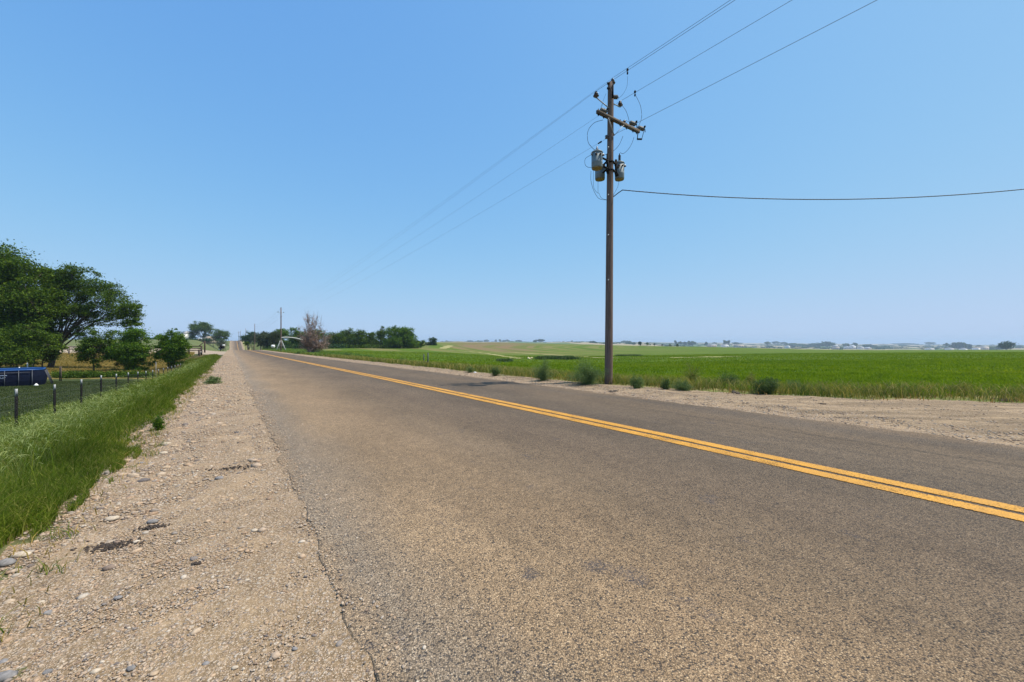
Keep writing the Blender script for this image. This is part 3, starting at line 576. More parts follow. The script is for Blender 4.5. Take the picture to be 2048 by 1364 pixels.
# low dark patches lying on the shoulder
def crumbs(name, px, py, wpx, hpx, n, r0, r1, mat, label, cat, seed):
    g = G(px, py, 1.2); rg = np.random.default_rng(seed); q = rg.standard_normal((n, 2)); sl_ = -.35
    X = g[0] + q[:, 0]*wpx/F*g[1]/3.2; Y = g[1] + (q[:, 0]*hpx*.35 + q[:, 1]*hpx*.45)/F*g[1]*g[1]/CAMZ/2.2
    b = np.stack([X, Y, H(X, Y)], -1) - g; b[:, 2] += .004; V, Fc = pebbles(b, rg.uniform(r0, r1, n), rg); o = mesh_obj(name, V, [Fc], mat); o.location = tuple(g); return tag(o, label, None, None, 'stuff')
crumbs('tar_patch', 225, 1093, 84, 30, 230, .003, .009, M['tar'], 'crumbled black tar patch on the near gravel shoulder', 'tar patch', 1)
crumbs('dirt_clod', 305, 1055, 40, 12, 70, .004, .009, M['tar'], 'scattered dark crumbs above and right of the tar patch', 'dirt clods', 2)
crumbs('dirt_clod', 462, 937, 50, 9, 60, .006, .012, M['tar'], 'thin line of dark clods farther along the shoulder', 'dirt clods', 3)
crumbs('dirt_clod', 395, 1128, 14, 8, 24, .004, .008, M['tar'], 'small pair of dark clods on smooth dirt right of the tar patch', 'dirt clods', 4)
crumbs('dirt_clod', 1228, 783, 16, 3, 30, .02, .04, M['bark'], 'small brown clod at the foot of the near utility pole', 'dirt clod', 5)
crumbs('dirt_clod', 1472, 785, 16, 4, 40, .02, .045, M['bark'], 'brown dead tuft on the dirt left of the dark round weed', 'dead tuft', 6)
crumbs('dirt_clod', 2010, 800, 40, 5, 60, .015, .04, M['bark'], 'flat brown clods on the dirt pull-out at the far right', 'dirt clods', 7)
crumbs('dirt_clod', 1645, 808, 14, 3, 24, .01, .025, M['fence_wood'], 'small dark twig litter in the middle of the dirt pull-out', 'twig litter', 8)

# ---------------------------------------------------------------- trees and bushes
def tree(name, label, cat, Z, base_px, blobs, leaf, n, lsize, trunk_r, mat, barkm='bark', group=None, ncl=26, seed=1, sig=.42, trunk_to=None, stems=1, twiggy=False, surf=.35, lean=None):
    """blobs: (px, py, half width px, half height px) of each foliage mass at depth Z (+ optional depth offset in metres)."""
    rg = np.random.default_rng(seed); g = at(base_px, Z); root = thing(name, label, cat, g, group); cl = []; rad = []
    area = sum(b[2]*b[3] for b in blobs)
    for b in blobs:
        dz = b[4] if len(b) > 4 else 0; Zb = Z + dz; c = P(b[0], b[1], Zb); rx, rz = b[2]/F*Zb, b[3]/F*Zb; ry = min(rx, max(rz, rx*.6)) * .9
        k = max(6, int(3.4 * ncl * b[2]*b[3] / area)); d = rg.standard_normal((k, 3)); d /= np.linalg.norm(d, axis=1)[:, None]; d *= rg.uniform(surf, 1.08, (k, 1)); cc = c + d*np.array([rx, ry, rz])
        cl.append(cc); rad.append(np.full(k, (rx*rz)**.5 * sig * .82))
    cl = np.concatenate(cl); rad = np.concatenate(rad) * rg.uniform(.45, 1.35, len(cl)); cl[:, 2] = np.maximum(cl[:, 2], g[2] + .15)
    pw = rad**2 / (rad**2).sum(); lsize = lsize * .8; n = int(n*2.6); which = rg.choice(len(cl), n, p=pw); dv = rg.standard_normal((n, 3)); dv /= np.linalg.norm(dv, axis=1)[:, None]
    off = dv * (rg.uniform(0, 1, n)**.45)[:, None] * rad[which][:, None]; off[:, 2] *= .62; off[rg.uniform(0, 1, n) < .16] *= 1.9
    L = cl[which] + off; L = L[L[:, 2] > H(L[:, 0], L[:, 1]) + .03]
    ctr = cl.mean(0); top = trunk_to if trunk_to is not None else .55*(ctr[2]-g[2]) + g[2]
    mb = MB(); forks = []
    for si in range(stems):
        oo = np.array([rg.uniform(-.5, .5), rg.uniform(-.4, .4), 0]) * (trunk_r*5 if stems > 1 else 0); bb = g + oo; bb[2] = float(H(bb[0], bb[1])) - .1
        tp = np.array([g[0] + (ctr[0]-g[0])*.35 + oo[0]*2, g[1] + oo[1]*2, top]); pth = curve([bb, (bb+tp)/2 + rg.uniform(-.15, .15, 3)*[1, 1, 0]*trunk_r*3, tp], 5); mb.tube(pth, np.linspace(trunk_r, trunk_r*.62, len(pth)), 8); forks.append((pth, tp))
    main = rg.permutation(len(cl))[:max(5, len(cl)//9)]
    for i, c in enumerate(cl):
        if i not in main:
            o_ = cl[main[np.argmin(((cl[main] - c)**2).sum(1))]]; q = curve([o_, (o_+c)/2 + rg.normal(0, .05, 3)*np.linalg.norm(o_-c), c], 3); mb.tube(q, np.linspace(trunk_r*.09, trunk_r*.03, len(q)), 4, False); continue
        pth, tp = forks[i % len(forks)]; st = pth[rg.integers(len(pth)//2, len(pth))]; mid = st*.45 + c*.55; mid[2] += (c[2]-st[2])*.02 + .12*np.linalg.norm(c-st)*(.5 if c[2] > st[2] else -.1); q = curve([st, mid, c], 5)
        mb.tube(q, np.linspace(trunk_r*.45, trunk_r*.09, len(q)), 6, False)
    part(mb, 'trunk', M[barkm], root, True)
    if twiggy: V, Q = blades(0, L - [0, 0, lsize*.5], np.full(len(L), lsize) * rg.uniform(.6, 1.4, len(L)), np.full(len(L), lsize*.10), .6, rg)
    else: V, Q = leaves(L, lsize, rg)
    mesh_obj('crown', V - g, [Q], M[mat], root); return root
def hedge(label, px0, px1, Z, top, bot, n, ls, mat, seed, dzz=4, nm='hedge'):
    rg = np.random.default_rng(seed); g = at((px0+px1)/2, Z); root = thing(nm, label, 'hedge', g); k = int((px1-px0)*1.5)
    c = np.array([P(rg.uniform(px0, px1), rg.uniform(top, bot), Z + rg.uniform(0, dzz)) for _ in range(k)]); r = (bot-top)/F*Z*.42
    L = c[rg.integers(0, k, n)] + rg.standard_normal((n, 3))*r*[1.2, 1, .7]; V, Q = leaves(L, ls, rg); mesh_obj('foliage', V - g, [Q], M[mat], root)
    for _ in range(6): x = rg.uniform(px0, px1); a = at(x, Z+1); mb = MB(); mb.tube([a, P(x, (top+bot)/2, Z+1)], .12, 5); part(mb, 'stem', M['bark'], root)
    return root
gl = 'trees at the edge of the dry pasture'
tree('shade_tree', 'tallest dark leafy tree, cut by the left edge of the photo behind the pool', 'tree', 44, -15, [(-40, 555, 70, 60), (0, 545, 62, 52), (35, 560, 40, 45), (20, 630, 60, 55), (-60, 640, 60, 60), (60, 610, 45, 50), (10, 690, 50, 30)], 0, 26000, .26, .30, 'leaf', group=gl, ncl=46, seed=3, sig=.5)
tree('shade_tree', 'dense dark tree right of the tallest one, top level with its shoulder', 'tree', 47, 62, [(95, 585, 48, 45), (60, 630, 45, 50), (118, 548, 36, 26), (85, 545, 32, 22), (40, 690, 45, 30), (100, 640, 40, 36)], 0, 19000, .26, .22, 'leaf', group=gl, ncl=38, seed=4, sig=.48)
tree('spreading_tree', 'broad open crowned tree whose bare limbs reach out to the right', 'tree', 48, 105, [(160, 565, 38, 34), (205, 585, 38, 34), (240, 612, 34, 30), (150, 620, 44, 34), (205, 632, 40, 26), (262, 632, 24, 24), (118, 662, 42, 22), (180, 545, 20, 14), (175, 668, 34, 14)], 0, 12500, .21, .2, 'leaf', group=gl, ncl=66, seed=5, sig=.36, stems=2)
tree('slender_tree', 'slim tree with a feathery crown rising over the round green bush', 'tree', 47, 262, [(262, 622, 17, 18), (270, 640, 12, 14), (255, 650, 14, 14)], 0, 1900, .2, .07, 'leaf', group=gl, ncl=14, seed=6, sig=.5)
tree('young_tree', 'thin young tree with its low trunk bare right of the two stemmed trunk', 'tree', 42, 187, [(190, 690, 22, 32), (175, 700, 18, 28), (205, 680, 18, 24), (196, 722, 18, 12)], 0, 3800, .19, .09, 'leaf', group=gl, ncl=20, seed=7, sig=.5)
tree('young_tree', 'young tree behind the pool with two thin stems side by side', 'tree', 40, 66, [(66, 672, 26, 28), (40, 690, 30, 30), (20, 715, 34, 20)], 0, 6500, .2, .08, 'leaf', group=gl, ncl=24, seed=8, sig=.5, stems=2)
tree('young_tree', 'leafy young tree between the two stemmed trunk and the pool end', 'tree', 43, 82, [(92, 690, 24, 26), (80, 712, 20, 14), (110, 700, 16, 14)], 0, 3600, .2, .07, 'leaf', group=gl, ncl=18, seed=9, sig=.5)
tree('large_bush', 'big round green bush between the slim tree and the upright bush', 'bush', 43.5, 262, [(250, 690, 28, 30), (272, 695, 26, 36), (235, 712, 24, 28), (285, 718, 20, 24), (265, 668, 24, 14), (255, 728, 28, 16)], 0, 12500, .18, .10, 'leaf2', group=gl, ncl=46, seed=10, sig=.42, stems=3)
tree('large_bush', 'bright green upright bush by the far end of the wire fence', 'bush', 44, 343, [(342, 688, 26, 28), (345, 712, 30, 20), (325, 675, 12, 12), (345, 662, 9, 10), (362, 672, 8, 12), (366, 694, 13, 20), (322, 700, 12, 20)], 0, 10500, .16, .08, 'leaf2', group=gl, ncl=44, seed=11, sig=.4, stems=4)
tree('shade_tree', 'low dark leafy mass behind the pool at the very left edge of the photo', 'tree', 39, -10, [(-20, 690, 45, 36), (15, 700, 34, 30), (40, 712, 26, 22)], 0, 12000, .2, .12, 'leaf', group=gl, ncl=44, seed=41, sig=.5, stems=3)
hedge('strip of low brush and painted-in tree shade along the back edge of the lawn', 110, 305, 36.5, 746, 755, 16000, .12, 'leaf', 42, 1.0)  # low brush whose dark strip also stands in for tree shade on the ground
# far left farmstead
tree('broad_tree', 'large lopsided tree on the left hill with sky showing through its fork', 'tree', 300, 410, [(402, 654, 22, 9), (385, 658, 11, 8), (384, 668, 11, 9), (416, 660, 9, 10), (413, 671, 9, 7), (400, 648, 14, 5), (385, 676, 12, 3)], 0, 5200, .75, .5, 'leaf', ncl=44, seed=12, sig=.5, trunk_to=6.5)
tree('round_tree', 'low round tree on the left hill crest next to the road', 'tree', 290, 443, [(441, 668, 15, 8), (432, 674, 9, 5), (453, 673, 8, 5), (442, 677, 14, 4)], 0, 3000, .7, .4, 'leaf', ncl=28, seed=13, sig=.5)
tree('conifer', 'small dark pointed tree left of the large lopsided tree', 'tree', 300, 368, [(368, 670, 4.5, 6), (368, 675, 6, 4)], 0, 700, .6, .2, 'leaf3', ncl=12, seed=14, sig=.6)
hedge('long low dark hedge along the left hill crest below the lopsided tree', 375, 447, 285, 678, 681, 3000, .6, 'leaf3', 15)
hedge('distant hedge row showing left of the upright bush', 285, 335, 300, 676, 679, 1400, .6, 'leaf3', 16)
hedge('green brush strip beside the far rising road', 437, 451, 265, 682, 690, 1600, .5, 'leaf4', 17)
# trees on the right of the road
gr = 'trees in the roadside grove'
tree('grove_tree', 'rounded blue green tree at the start of the grove by the far road', 'tree', 230, 495, [(492, 676, 12, 7), (505, 672, 12, 9), (500, 683, 14, 5)], 0, 3200, .55, .3, 'leaf3', group=gr, ncl=30, seed=20, sig=.5)
tree('grove_tree', 'brownish green tree behind the third utility pole', 'tree', 215, 522, [(517, 675, 15, 9), (530, 670, 12, 7)], 0, 3000, .5, .3, 'leaf4', group=gr, ncl=28, seed=21, sig=.5)
tree('grove_tree', 'wide bushy dusty tree left of the irrigation machine', 'tree', 150, 535, [(533, 680, 18, 13), (550, 676, 14, 14), (520, 688, 8, 7)], 0, 5200, .42, .3, 'leaf4', group=gr, ncl=38, seed=22, sig=.48)
tree('grove_tree', 'tall leafy tree directly behind the second utility pole', 'tree', 155, 565, [(562, 664, 16, 9), (556, 675, 14, 12), (572, 684, 16, 10)], 0, 4600, .42, .3, 'leaf2', group=gr, ncl=34, seed=23, sig=.5)
tree('grove_tree', 'light green tree with a pointed top behind the irrigation pipe', 'tree', 150, 590, [(591, 662, 9, 9), (590, 676, 14, 12), (603, 686, 14, 10)], 0, 4200, .4, .28, 'leaf2', group=gr, ncl=32, seed=24, sig=.5)
tree('grove_tree', 'dark round tree right behind the pale dead tree', 'tree', 150, 628, [(622, 672, 20, 13), (640, 672, 18, 11), (615, 688, 20, 9)], 0, 5600, .42, .3, 'leaf', group=gr, ncl=38, seed=25, sig=.5)
tree('grove_tree', 'medium tree just right of the dead tree twigs', 'tree', 152, 676, [(672, 678, 18, 14), (660, 684, 16, 11)], 0, 4300, .42, .3, 'leaf', group=gr, ncl=32, seed=26, sig=.5)
tree('grove_tree', 'tree with a leaning twin top in the left half of the grove', 'tree', 156, 698, [(697, 662, 9, 8), (688, 667, 11, 7), (696, 680, 20, 15)], 0, 5200, .42, .3, 'leaf', group=gr, ncl=38, seed=27, sig=.48)
tree('grove_tree', 'flat topped grove tree between twin top tree and the notch', 'tree', 152, 722, [(718, 668, 14, 10), (720, 682, 18, 13)], 0, 4600, .42, .3, 'leaf', group=gr, ncl=34, seed=28, sig=.5)
tree('grove_tree', 'smaller grove tree beside the gap of sky', 'tree', 154, 742, [(740, 672, 12, 10), (742, 686, 14, 10)], 0, 3300, .42, .25, 'leaf', group=gr, ncl=26, seed=29, sig=.5)
tree('grove_tree', 'narrow tall grove tree at the left shoulder of the biggest one', 'tree', 158, 766, [(765, 658, 6, 8), (764, 672, 12, 14), (752, 688, 12, 9), (772, 688, 12, 9)], 0, 3600, .42, .28, 'leaf', group=gr, ncl=28, seed=30, sig=.5)
tree('grove_tree', 'biggest broad domed tree of the grove', 'tree', 150, 800, [(797, 664, 22, 14), (815, 670, 18, 14), (800, 682, 32, 14), (826, 686, 12, 9)], 0, 11500, .44, .5, 'leaf2', group=gr, ncl=70, seed=31, sig=.42)
tree('grove_tree', 'low dark tree trailing off the right flank of the biggest one', 'tree', 165, 843, [(840, 686, 9, 6), (832, 691, 10, 4), (846, 692, 8, 3)], 0, 1500, .42, .2, 'leaf', group=gr, ncl=16, seed=32, sig=.5)
tree('grove_tree', 'separate round tree at the far right end of the grove', 'tree', 210, 866, [(866, 683, 9, 8), (855, 687, 6, 5), (867, 691, 10, 4)], 0, 1900, .5, .3, 'leaf3', group=gr, ncl=20, seed=33, sig=.5)
tree('bush', 'dark low bush on the far road verge by the tan slope', 'bush', 175, 495, [(494, 687, 6, 4)], 0, 600, .35, .1, 'leaf', ncl=10, seed=34)
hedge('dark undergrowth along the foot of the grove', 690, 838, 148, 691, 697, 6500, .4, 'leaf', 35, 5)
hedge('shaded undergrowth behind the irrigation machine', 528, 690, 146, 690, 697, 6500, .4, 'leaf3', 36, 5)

# the dead tree: upright grey twigs with a brushy skirt
def dead_tree():
    Z = 68; rg = np.random.default_rng(9); g = at(621, Z); root = thing('dead_tree', 'pale leafless dead tree of fine upright twigs beside the far lane', 'tree', g); mb = MB(); tips = []
    for k in range(30):
        tp = P(rg.normal(623, 9), rg.uniform(630, 668), Z + rg.uniform(-1, 1)); b0 = g + [rg.uniform(-.3, .3), rg.uniform(-.3, .3), 0]
        q = curve([b0, b0*.55 + tp*.45 + [rg.uniform(-.3, .3), 0, 0], tp], 6); mb.tube(q, np.linspace(.075, .012, len(q)), 5, False)
        for j in range(10, len(q), 1):
            for _ in range(3): tips.append((q[j], q[j] + rg.normal(0, .35, 3) + [0, 0, .5]))
    for k in range(46):
        a = rg.uniform(-1, 1); tp = P(621 + (a*22 if a < 0 else a*44), rg.uniform(660, 695) + abs(a)*6, Z + rg.uniform(-1.5, 1.5)); b0 = g + [rg.uniform(-.5, 1.0), rg.uniform(-.3, .3), 0]
        q = curve([b0, b0*.5 + tp*.5 + [0, 0, .3], tp], 6); mb.tube(q, np.linspace(.04, .01, len(q)), 4, False)
        for j in range(4, len(q), 1):
            for _ in range(3): tips.append((q[j], q[j] + rg.normal(0, .4, 3) + [0, 0, .25]))
    part(mb, 'trunk', M['bark_pale'], root, True); A = np.array([t[0] for t in tips]); B = np.array([t[1] for t in tips])
    A = np.repeat(A, 3, 0); B = np.repeat(B, 3, 0) + rg.normal(0, .22, (len(B)*3, 3)); wv = np.cross(B-A, rg.standard_normal(A.shape)); wv /= np.linalg.norm(wv, axis=1)[:, None]; wv *= .017
    V = np.stack([A-wv, A+wv, B+wv*.3, B-wv*.3], 1).reshape(-1, 3); mesh_obj('crown', V - g, [np.arange(len(V)).reshape(-1, 4)], M['twig'], root)
dead_tree()

# weeds along the gravel edge, each its own plant
def weed(px, py, wpx, hpx, mat, label, n=1500, seed=0, ls=.035, dome=True, cat='weed', gname='weed bushes along the far gravel edge'):
    g = G(px, py, 6); rg = np.random.default_rng(seed); Z = g[1]; rx, hz = wpx/2/F*Z*1.1, hpx/F*Z; n = int(n*3.4); ls = ls*.9; root = thing('weed_bush', label, cat, g, gname)
    ns = 42; mb = MB(); pts = []
    for k in range(ns):
        a = rg.uniform(0, 2*math.pi); e = rg.uniform(.05, 1)**.6; d = np.array([math.cos(a)*rx*e, math.sin(a)*rx*e*.8, hz*math.sqrt(max(.02, 1-(e*.985)**2))*rg.uniform(.5, 1.2)]) * np.array([1, 1, 1]) * rg.uniform(.8, 1.15)
        q = curve([g, g + d*[.35, .35, .55], g + d], 5); mb.tube(q, np.linspace(.006, .002, len(q)), 3, False); pts.append(q[2:])
    pts = np.concatenate(pts); L = pts[rg.integers(0, len(pts), n)] + rg.normal(0, 1, (n, 3))*[rx*.13, rx*.13, hz*.09]; L[:, 2] = np.maximum(L[:, 2], H(L[:, 0], L[:, 1]) + .01)
    part(mb, 'stem', M['kochia'], root); V, Q = leaves(L, ls, rg, .35); mesh_obj('foliage', V - g, [Q], M[mat], root)
weed(1175, 768, 74, 46, 'kochia', 'biggest dusty green weed bush just left of the near utility pole', 5200, 1)
weed(1086, 761, 44, 38, 'kochia', 'tall loose weed left of the biggest weed bush', 2200, 2)
weed(990, 752, 24, 20, 'kochia_dark', 'small dark weed alone on the verge near the pole shadow', 1100, 3)
weed(1273, 777, 28, 26, 'kochia', 'loose grey green weed right of the pole at the gravel lip', 1700, 4)
weed(1331, 779, 17, 22, 'kochia_dark', 'narrow upright green weed between two loose grey ones', 1100, 5)
weed(1363, 781, 38, 20, 'kochia', 'low pale grey green weed beside the narrow upright one', 2000, 6)
weed(1455, 777, 44, 32, 'kochia_dark', 'wide blue green weed with a twin top', 2700, 7)
weed(1533, 788, 50, 31, 'kochia_dark', 'darkest dome shaped weed standing out on the bare dirt', 4400, 8)
weed(1588, 783, 30, 24, 'kochia', 'brownish green weed right of the dark dome shaped one', 1300, 9)
weed(1385, 768, 40, 40, 'mix_g', 'tall straggly straw mixed weed behind the low pale one', 1500, 10)
weed(1500, 776, 34, 28, 'mix_g', 'straw coloured weed between twin top and dark dome weeds', 1200, 11)
weed(940, 745, 20, 16, 'kochia', 'small grey green weed in line left of the small dark one', 600, 12)
weed(806, 728, 20, 16, 'kochia', 'weed by the metal corner posts, on their left', 700, 13)
weed(1920, 790, 60, 22, 'mix_g', 'ragged brown green weed clump at the edge of the dirt near the photo edge', 1500, 14)
weed(696, 716, 24, 12, 'kochia_dark', 'blue green weed on the verge right of the dead tree', 900, 15, .06)
weed(426, 768, 30, 14, 'kochia', 'low broad leaved plant on the gravel at the tip of the grass bank', 900, 16, .05, gname=None)
weed(318, 878, 20, 30, 'leaf2', 'leafy clump leaning out of the bank onto the gravel beside cream stones', 420, 17, .035, gname=None)

# ---------------------------------------------------------------- the near utility pole
ZP = 13.1; g = at(1217, ZP); pole = thing('utility_pole', 'tall wooden utility pole with crossarm and three grey transformers beside the dirt pull-out', 'utility pole', g)
top = P(1221.5, 166, ZP); base = g - [0, 0, .4]
def pc(z): f = (z - base[2])/(top[2]-base[2]); return base + (top-base)*f
mb = MB(); hs = np.linspace(0, 1, 24); mb.tube([base + (top-base)*f for f in hs], .133 - .038*hs, 20); part(mb, 'shaft', M['wood'], pole, True)
def U(u, z, d=0.0): c = pc(z); return c + np.array([u*CT - d*(-ST), u*ST - d*CT, 0])      # u across the road, d towards the viewer
arm = MB(); zc = 8.55; arm.box(U(.23, zc, .16), 2.08, .08, .105, (CT, ST, 0)); ca = part(arm, 'crossarm', M['arm'], pole)
for u in (-.75, -.5, -.15, .3, .62, .95, 1.15): mb = MB(); mb.tube([U(u, zc+.11, .16), U(u, zc-.12, .16)], .012, 6); mb.box(U(u, zc-.075, .16), .05, .05, .02); part(mb, 'bolt', M['black'], ca)
for u, m_ in ((-.34, 'steel'), (.42, 'steel')): mb = MB(); mb.bar(U(u, zc-.06, .2), U(.03, 8.06, .13), .035, .012); part(mb, 'brace', M['steel'], pole)
def pin(c, nm='insulator', parent=pole, s=1.0):
    mb = MB(); mb.lathe(c, [(.02*s, -.07), (.03*s, -.03), (.085*s, -.02), (.095*s, .0), (.05*s, .025), (.045*s, .045), (.07*s, .05), (.06*s, .075), (.03*s, .085), (.042*s, .10), (.042*s, .125), (.02*s, .14)], 14); return part(mb, nm, M['porc'], parent, True)
pin(P(1225, 166, ZP)); mb = MB(); mb.bar(P(1225.5, 170, ZP-.13), P(1225.5, 196, ZP-.13), .05, .03, (0, 1, 0)); mb.tube([P(1225, 172, ZP-.1), P(1225, 163, ZP)], .018, 6); part(mb, 'pole_top_bracket', M['black'], pole)
il = U(-.69, 9.17); pin(il + [0, 0, .0]); mb = MB(); mb.tube([U(0, 8.98), U(-.14, 9.0), il + [0, 0, -.05]], .017, 8); part(mb, 'standoff_arm', M['steel'], pole, True)
ir = U(.47, 9.27); pin(ir); mb = MB(); mb.tube([U(0, 9.2), U(.2, 9.2), ir + [0, 0, -.05]], .017, 8); part(mb, 'standoff_arm', M['steel'], pole, True)
mb = MB(); mb.box(U(-.12, 9.62), .08, .05, .05); part(mb, 'bolt', M['black'], pole); mb = MB(); mb.box(U(-.12, 9.78), .08, .05, .05); part(mb, 'bolt', M['black'], pole)
def arrester(c, parent=pole, tilt=(.3, 0, 1)):
    mb = MB(); pr_ = [(.03, -.11)]; 
    for k in range(5): h = -.10 + k*.042; pr_ += [(.035, h), (.07, h+.012), (.035, h+.026)]
    pr_ += [(.03, .12), (.02, .14)]; mb.lathe(c, pr_, 12, tilt); return part(mb, 'surge_arrester', M['polymer'], parent, True)
arrester(U(.17, 9.42, .03), tilt=(1, .3, .15))
def cutout(c, hang=False):
    c = np.array(c); ax = np.array([CT, ST, .1]); mb = MB(); prf = [(.025, -.15)]
    for k in range(5): h = -.13 + k*.052; prf += [(.04, h), (.072, h+.014), (.04, h+.034)]
    prf += [(.025, .15)]; mb.lathe(c, prf, 12, ax); o = part(mb, 'fuse_cutout', M['polymer'], pole, True)
    mb = MB(); mb.bar(c + [-.12, 0, .02], c + [-.12, 0, -.12], .03, .02); mb.box(c+[-.1, 0, -.08], .06, .05, .05); part(mb, 'clasp', M['black'], o); mb = MB(); mb.bar(c + [.14, .05, .02], c + [.15, .05, -.1], .02, .02); part(mb, 'clasp', M['black'], o); mb = MB(); mb.box(c + [.12, 0, .06], .05, .06, .05)
    if hang: mb.bar(c + [-.10, 0, -.05], c + [-.14, 0, -.36], .035, .02); mb.bar(c + [.10, 0, -.05], c + [.02, 0, -.36], .02, .015); mb.box(c + [-.06, 0, -.37], .17, .05, .04)
    part(mb, 'clasp', M['black'], o)
cutout(U(-.46, zc+.16, .12)); cutout(U(.97, zc+.2, .14)); cutout(U(1.42, zc+.17, .14), True)
mb = MB(); mb.lathe(U(.5, zc+.06, .16), [(.03, 0), (.05, .02), (.045, .07), (.02, .09)], 10); part(mb, 'insulator', M['porc'], pole, True)
mb = MB(); mb.lathe(P(1213, 274, ZP-.1), [(.04, -.05), (.055, -.03), (.03, 0), (.055, .03), (.04, .05)], 12, (0, 0, 1)); mb.box(P(1216, 274, ZP-.05), .1, .05, .04); part(mb, 'neutral_spool', M['porc'], pole, True)
# transformers
def transformer(px, Z, z0, z1, rad, bush_h, label):
    c = P(px, 300, Z); c[2] = z0; hgt = z1 - z0; mb = MB()
    mb.lathe(c, [(rad*.97, .0), (rad, .012), (rad, hgt*.30), (rad*1.012, hgt*.31), (rad, hgt*.32), (rad, hgt-.05)], 28); tk = part(mb, 'transformer', M['tank'], pole, True); tk['label'] = label
    mb = MB(); mb.lathe(c + [0, 0, hgt-.05], [(rad*1.0, 0), (rad*1.07, .004), (rad*1.07, .035), (rad*.85, .065), (rad*.3, .085), (.02, .088)], 28); part(mb, 'lid', M['tank'], tk, True)
    mb = MB(); mb.lathe(c, [(rad*.9, -.028), (rad*.93, -.026), (rad*.93, -.001)], 28); part(mb, 'bottom_plate', M['tank_base'], tk, False)
    mb = MB(); pr_ = [(.03, 0)]; k_ = max(2, int(bush_h/.04))
    for k in range(k_): h = k*bush_h/k_; pr_ += [(.03, h), (.05, h+.01), (.03, h+.024)]
    pr_ += [(.02, bush_h), (.015, bush_h+.05)]; mb.lathe(c + [0, 0, z1-z0+.03], pr_, 12); part(mb, 'bushing', M['porc'], tk, True)
    for a in (-1.9, -1.2, -.5): mb = MB(); d = np.array([math.cos(a), math.sin(a), 0]); mb.lathe(c + d*rad + [0, 0, hgt*.72], [(.02, 0), (.035, .01), (.02, .03), (.03, .04), (.012, .07)], 8, d); part(mb, 'terminal', M['porc'], tk, True)
    for a in (3.5, -.1): mb = MB(); d = np.array([math.cos(a), math.sin(a), 0]); mb.box(c + d*(rad+.02) + [0, 0, hgt*.82], .05, .03, .07); part(mb, 'lifting_lug', M['steel'], tk, False)
    return c
TA = transformer(1194, 12.55, 6.80, 7.30, .172, .10, 'nearest and highest transformer, left of the pole')
TB = transformer(1200, 13.5, 6.84, 7.30, .165, .10, 'transformer half hidden below the nearest one')
TC = transformer(1239, 13.65, 6.90, 7.46, .158, .24, 'transformer right of the pole with a tall bushing')
mb = MB()
for u, d, za, zb in ((-.21, .08, 6.78, 7.42), (.22, .06, 6.80, 7.35)): mb.box(U(u, (za+zb)/2, d), .07, .05, zb-za, (CT, ST, 0))
for z in (6.95, 7.22): mb.box(U(0, z, .06), .5, .05, .07, (CT, ST, 0)); mb.lathe(pc(z), [(.122, -.025), (.135, -.02), (.135, .02), (.122, .025)], 18)
for z in (6.95, 7.2):
    for c, u, d in ((TA, -.21, .08), (TB, -.21, .08), (TC, .22, .06)): q = U(u, z, d); cc = np.array([c[0], c[1], z]); mb.bar(q, q + (cc-q)*.6, .05, .04)
part(mb, 'transformer_bracket', M['black'], pole)
mb = MB(); mb.box(P(1230.5, 346, 13.25), .05, .05, .07); part(mb, 'meter_tag', M['white'], pole)
for py in (232, 295, 390, 470, 560): mb = MB(); mb.box(P(1216.5, py, ZP-.12), .03, .03, .05); part(mb, 'pole_tag', M['steel'], pole)
# jumpers, drawn as thin cables between the fittings
for pts, r in (([(1206, 240), (1188, 246), (1176, 262), (1176, 283), (1184, 295), (1191, 301)], .007), ([(1255, 152), (1254, 172), (1246, 188), (1235, 199)], .004),
               ([(1272, 192), (1281, 212), (1283, 236), (1275, 256)], .006), ([(1242, 208), (1251, 220), (1256, 233), (1259, 246)], .006), ([(1240, 248), (1250, 241), (1260, 245), (1273, 250), (1275, 257)], .005),
               ([(1240, 305), (1247, 307), (1257, 298), (1264, 286), (1268, 274)], .006), ([(1206, 311), (1225, 303), (1238, 290), (1246, 272)], .006), ([(1182, 310), (1171, 317), (1170, 328), (1175, 334), (1183, 335)], .006),
               ([(1182, 342), (1182, 362), (1188, 382), (1198, 397), (1214, 400)], .006), ([(1187, 340), (1187, 372), (1193, 384), (1198, 387), (1203, 396), (1214, 400)], .005), ([(1196, 362), (1196, 386)], .005),
               ([(1238, 360), (1236, 372), (1229, 386), (1226, 393)], .005), ([(1206, 207), (1200, 222)], .004), ([(1212, 187), (1205, 205), (1201, 218)], .004)):
    mb = MB(); mb.tube(curve([P(a, b_, ZP-.05) for a, b_ in pts], 8), r, 6); part(mb, 'jumper_cable', M['cable'], pole, True)

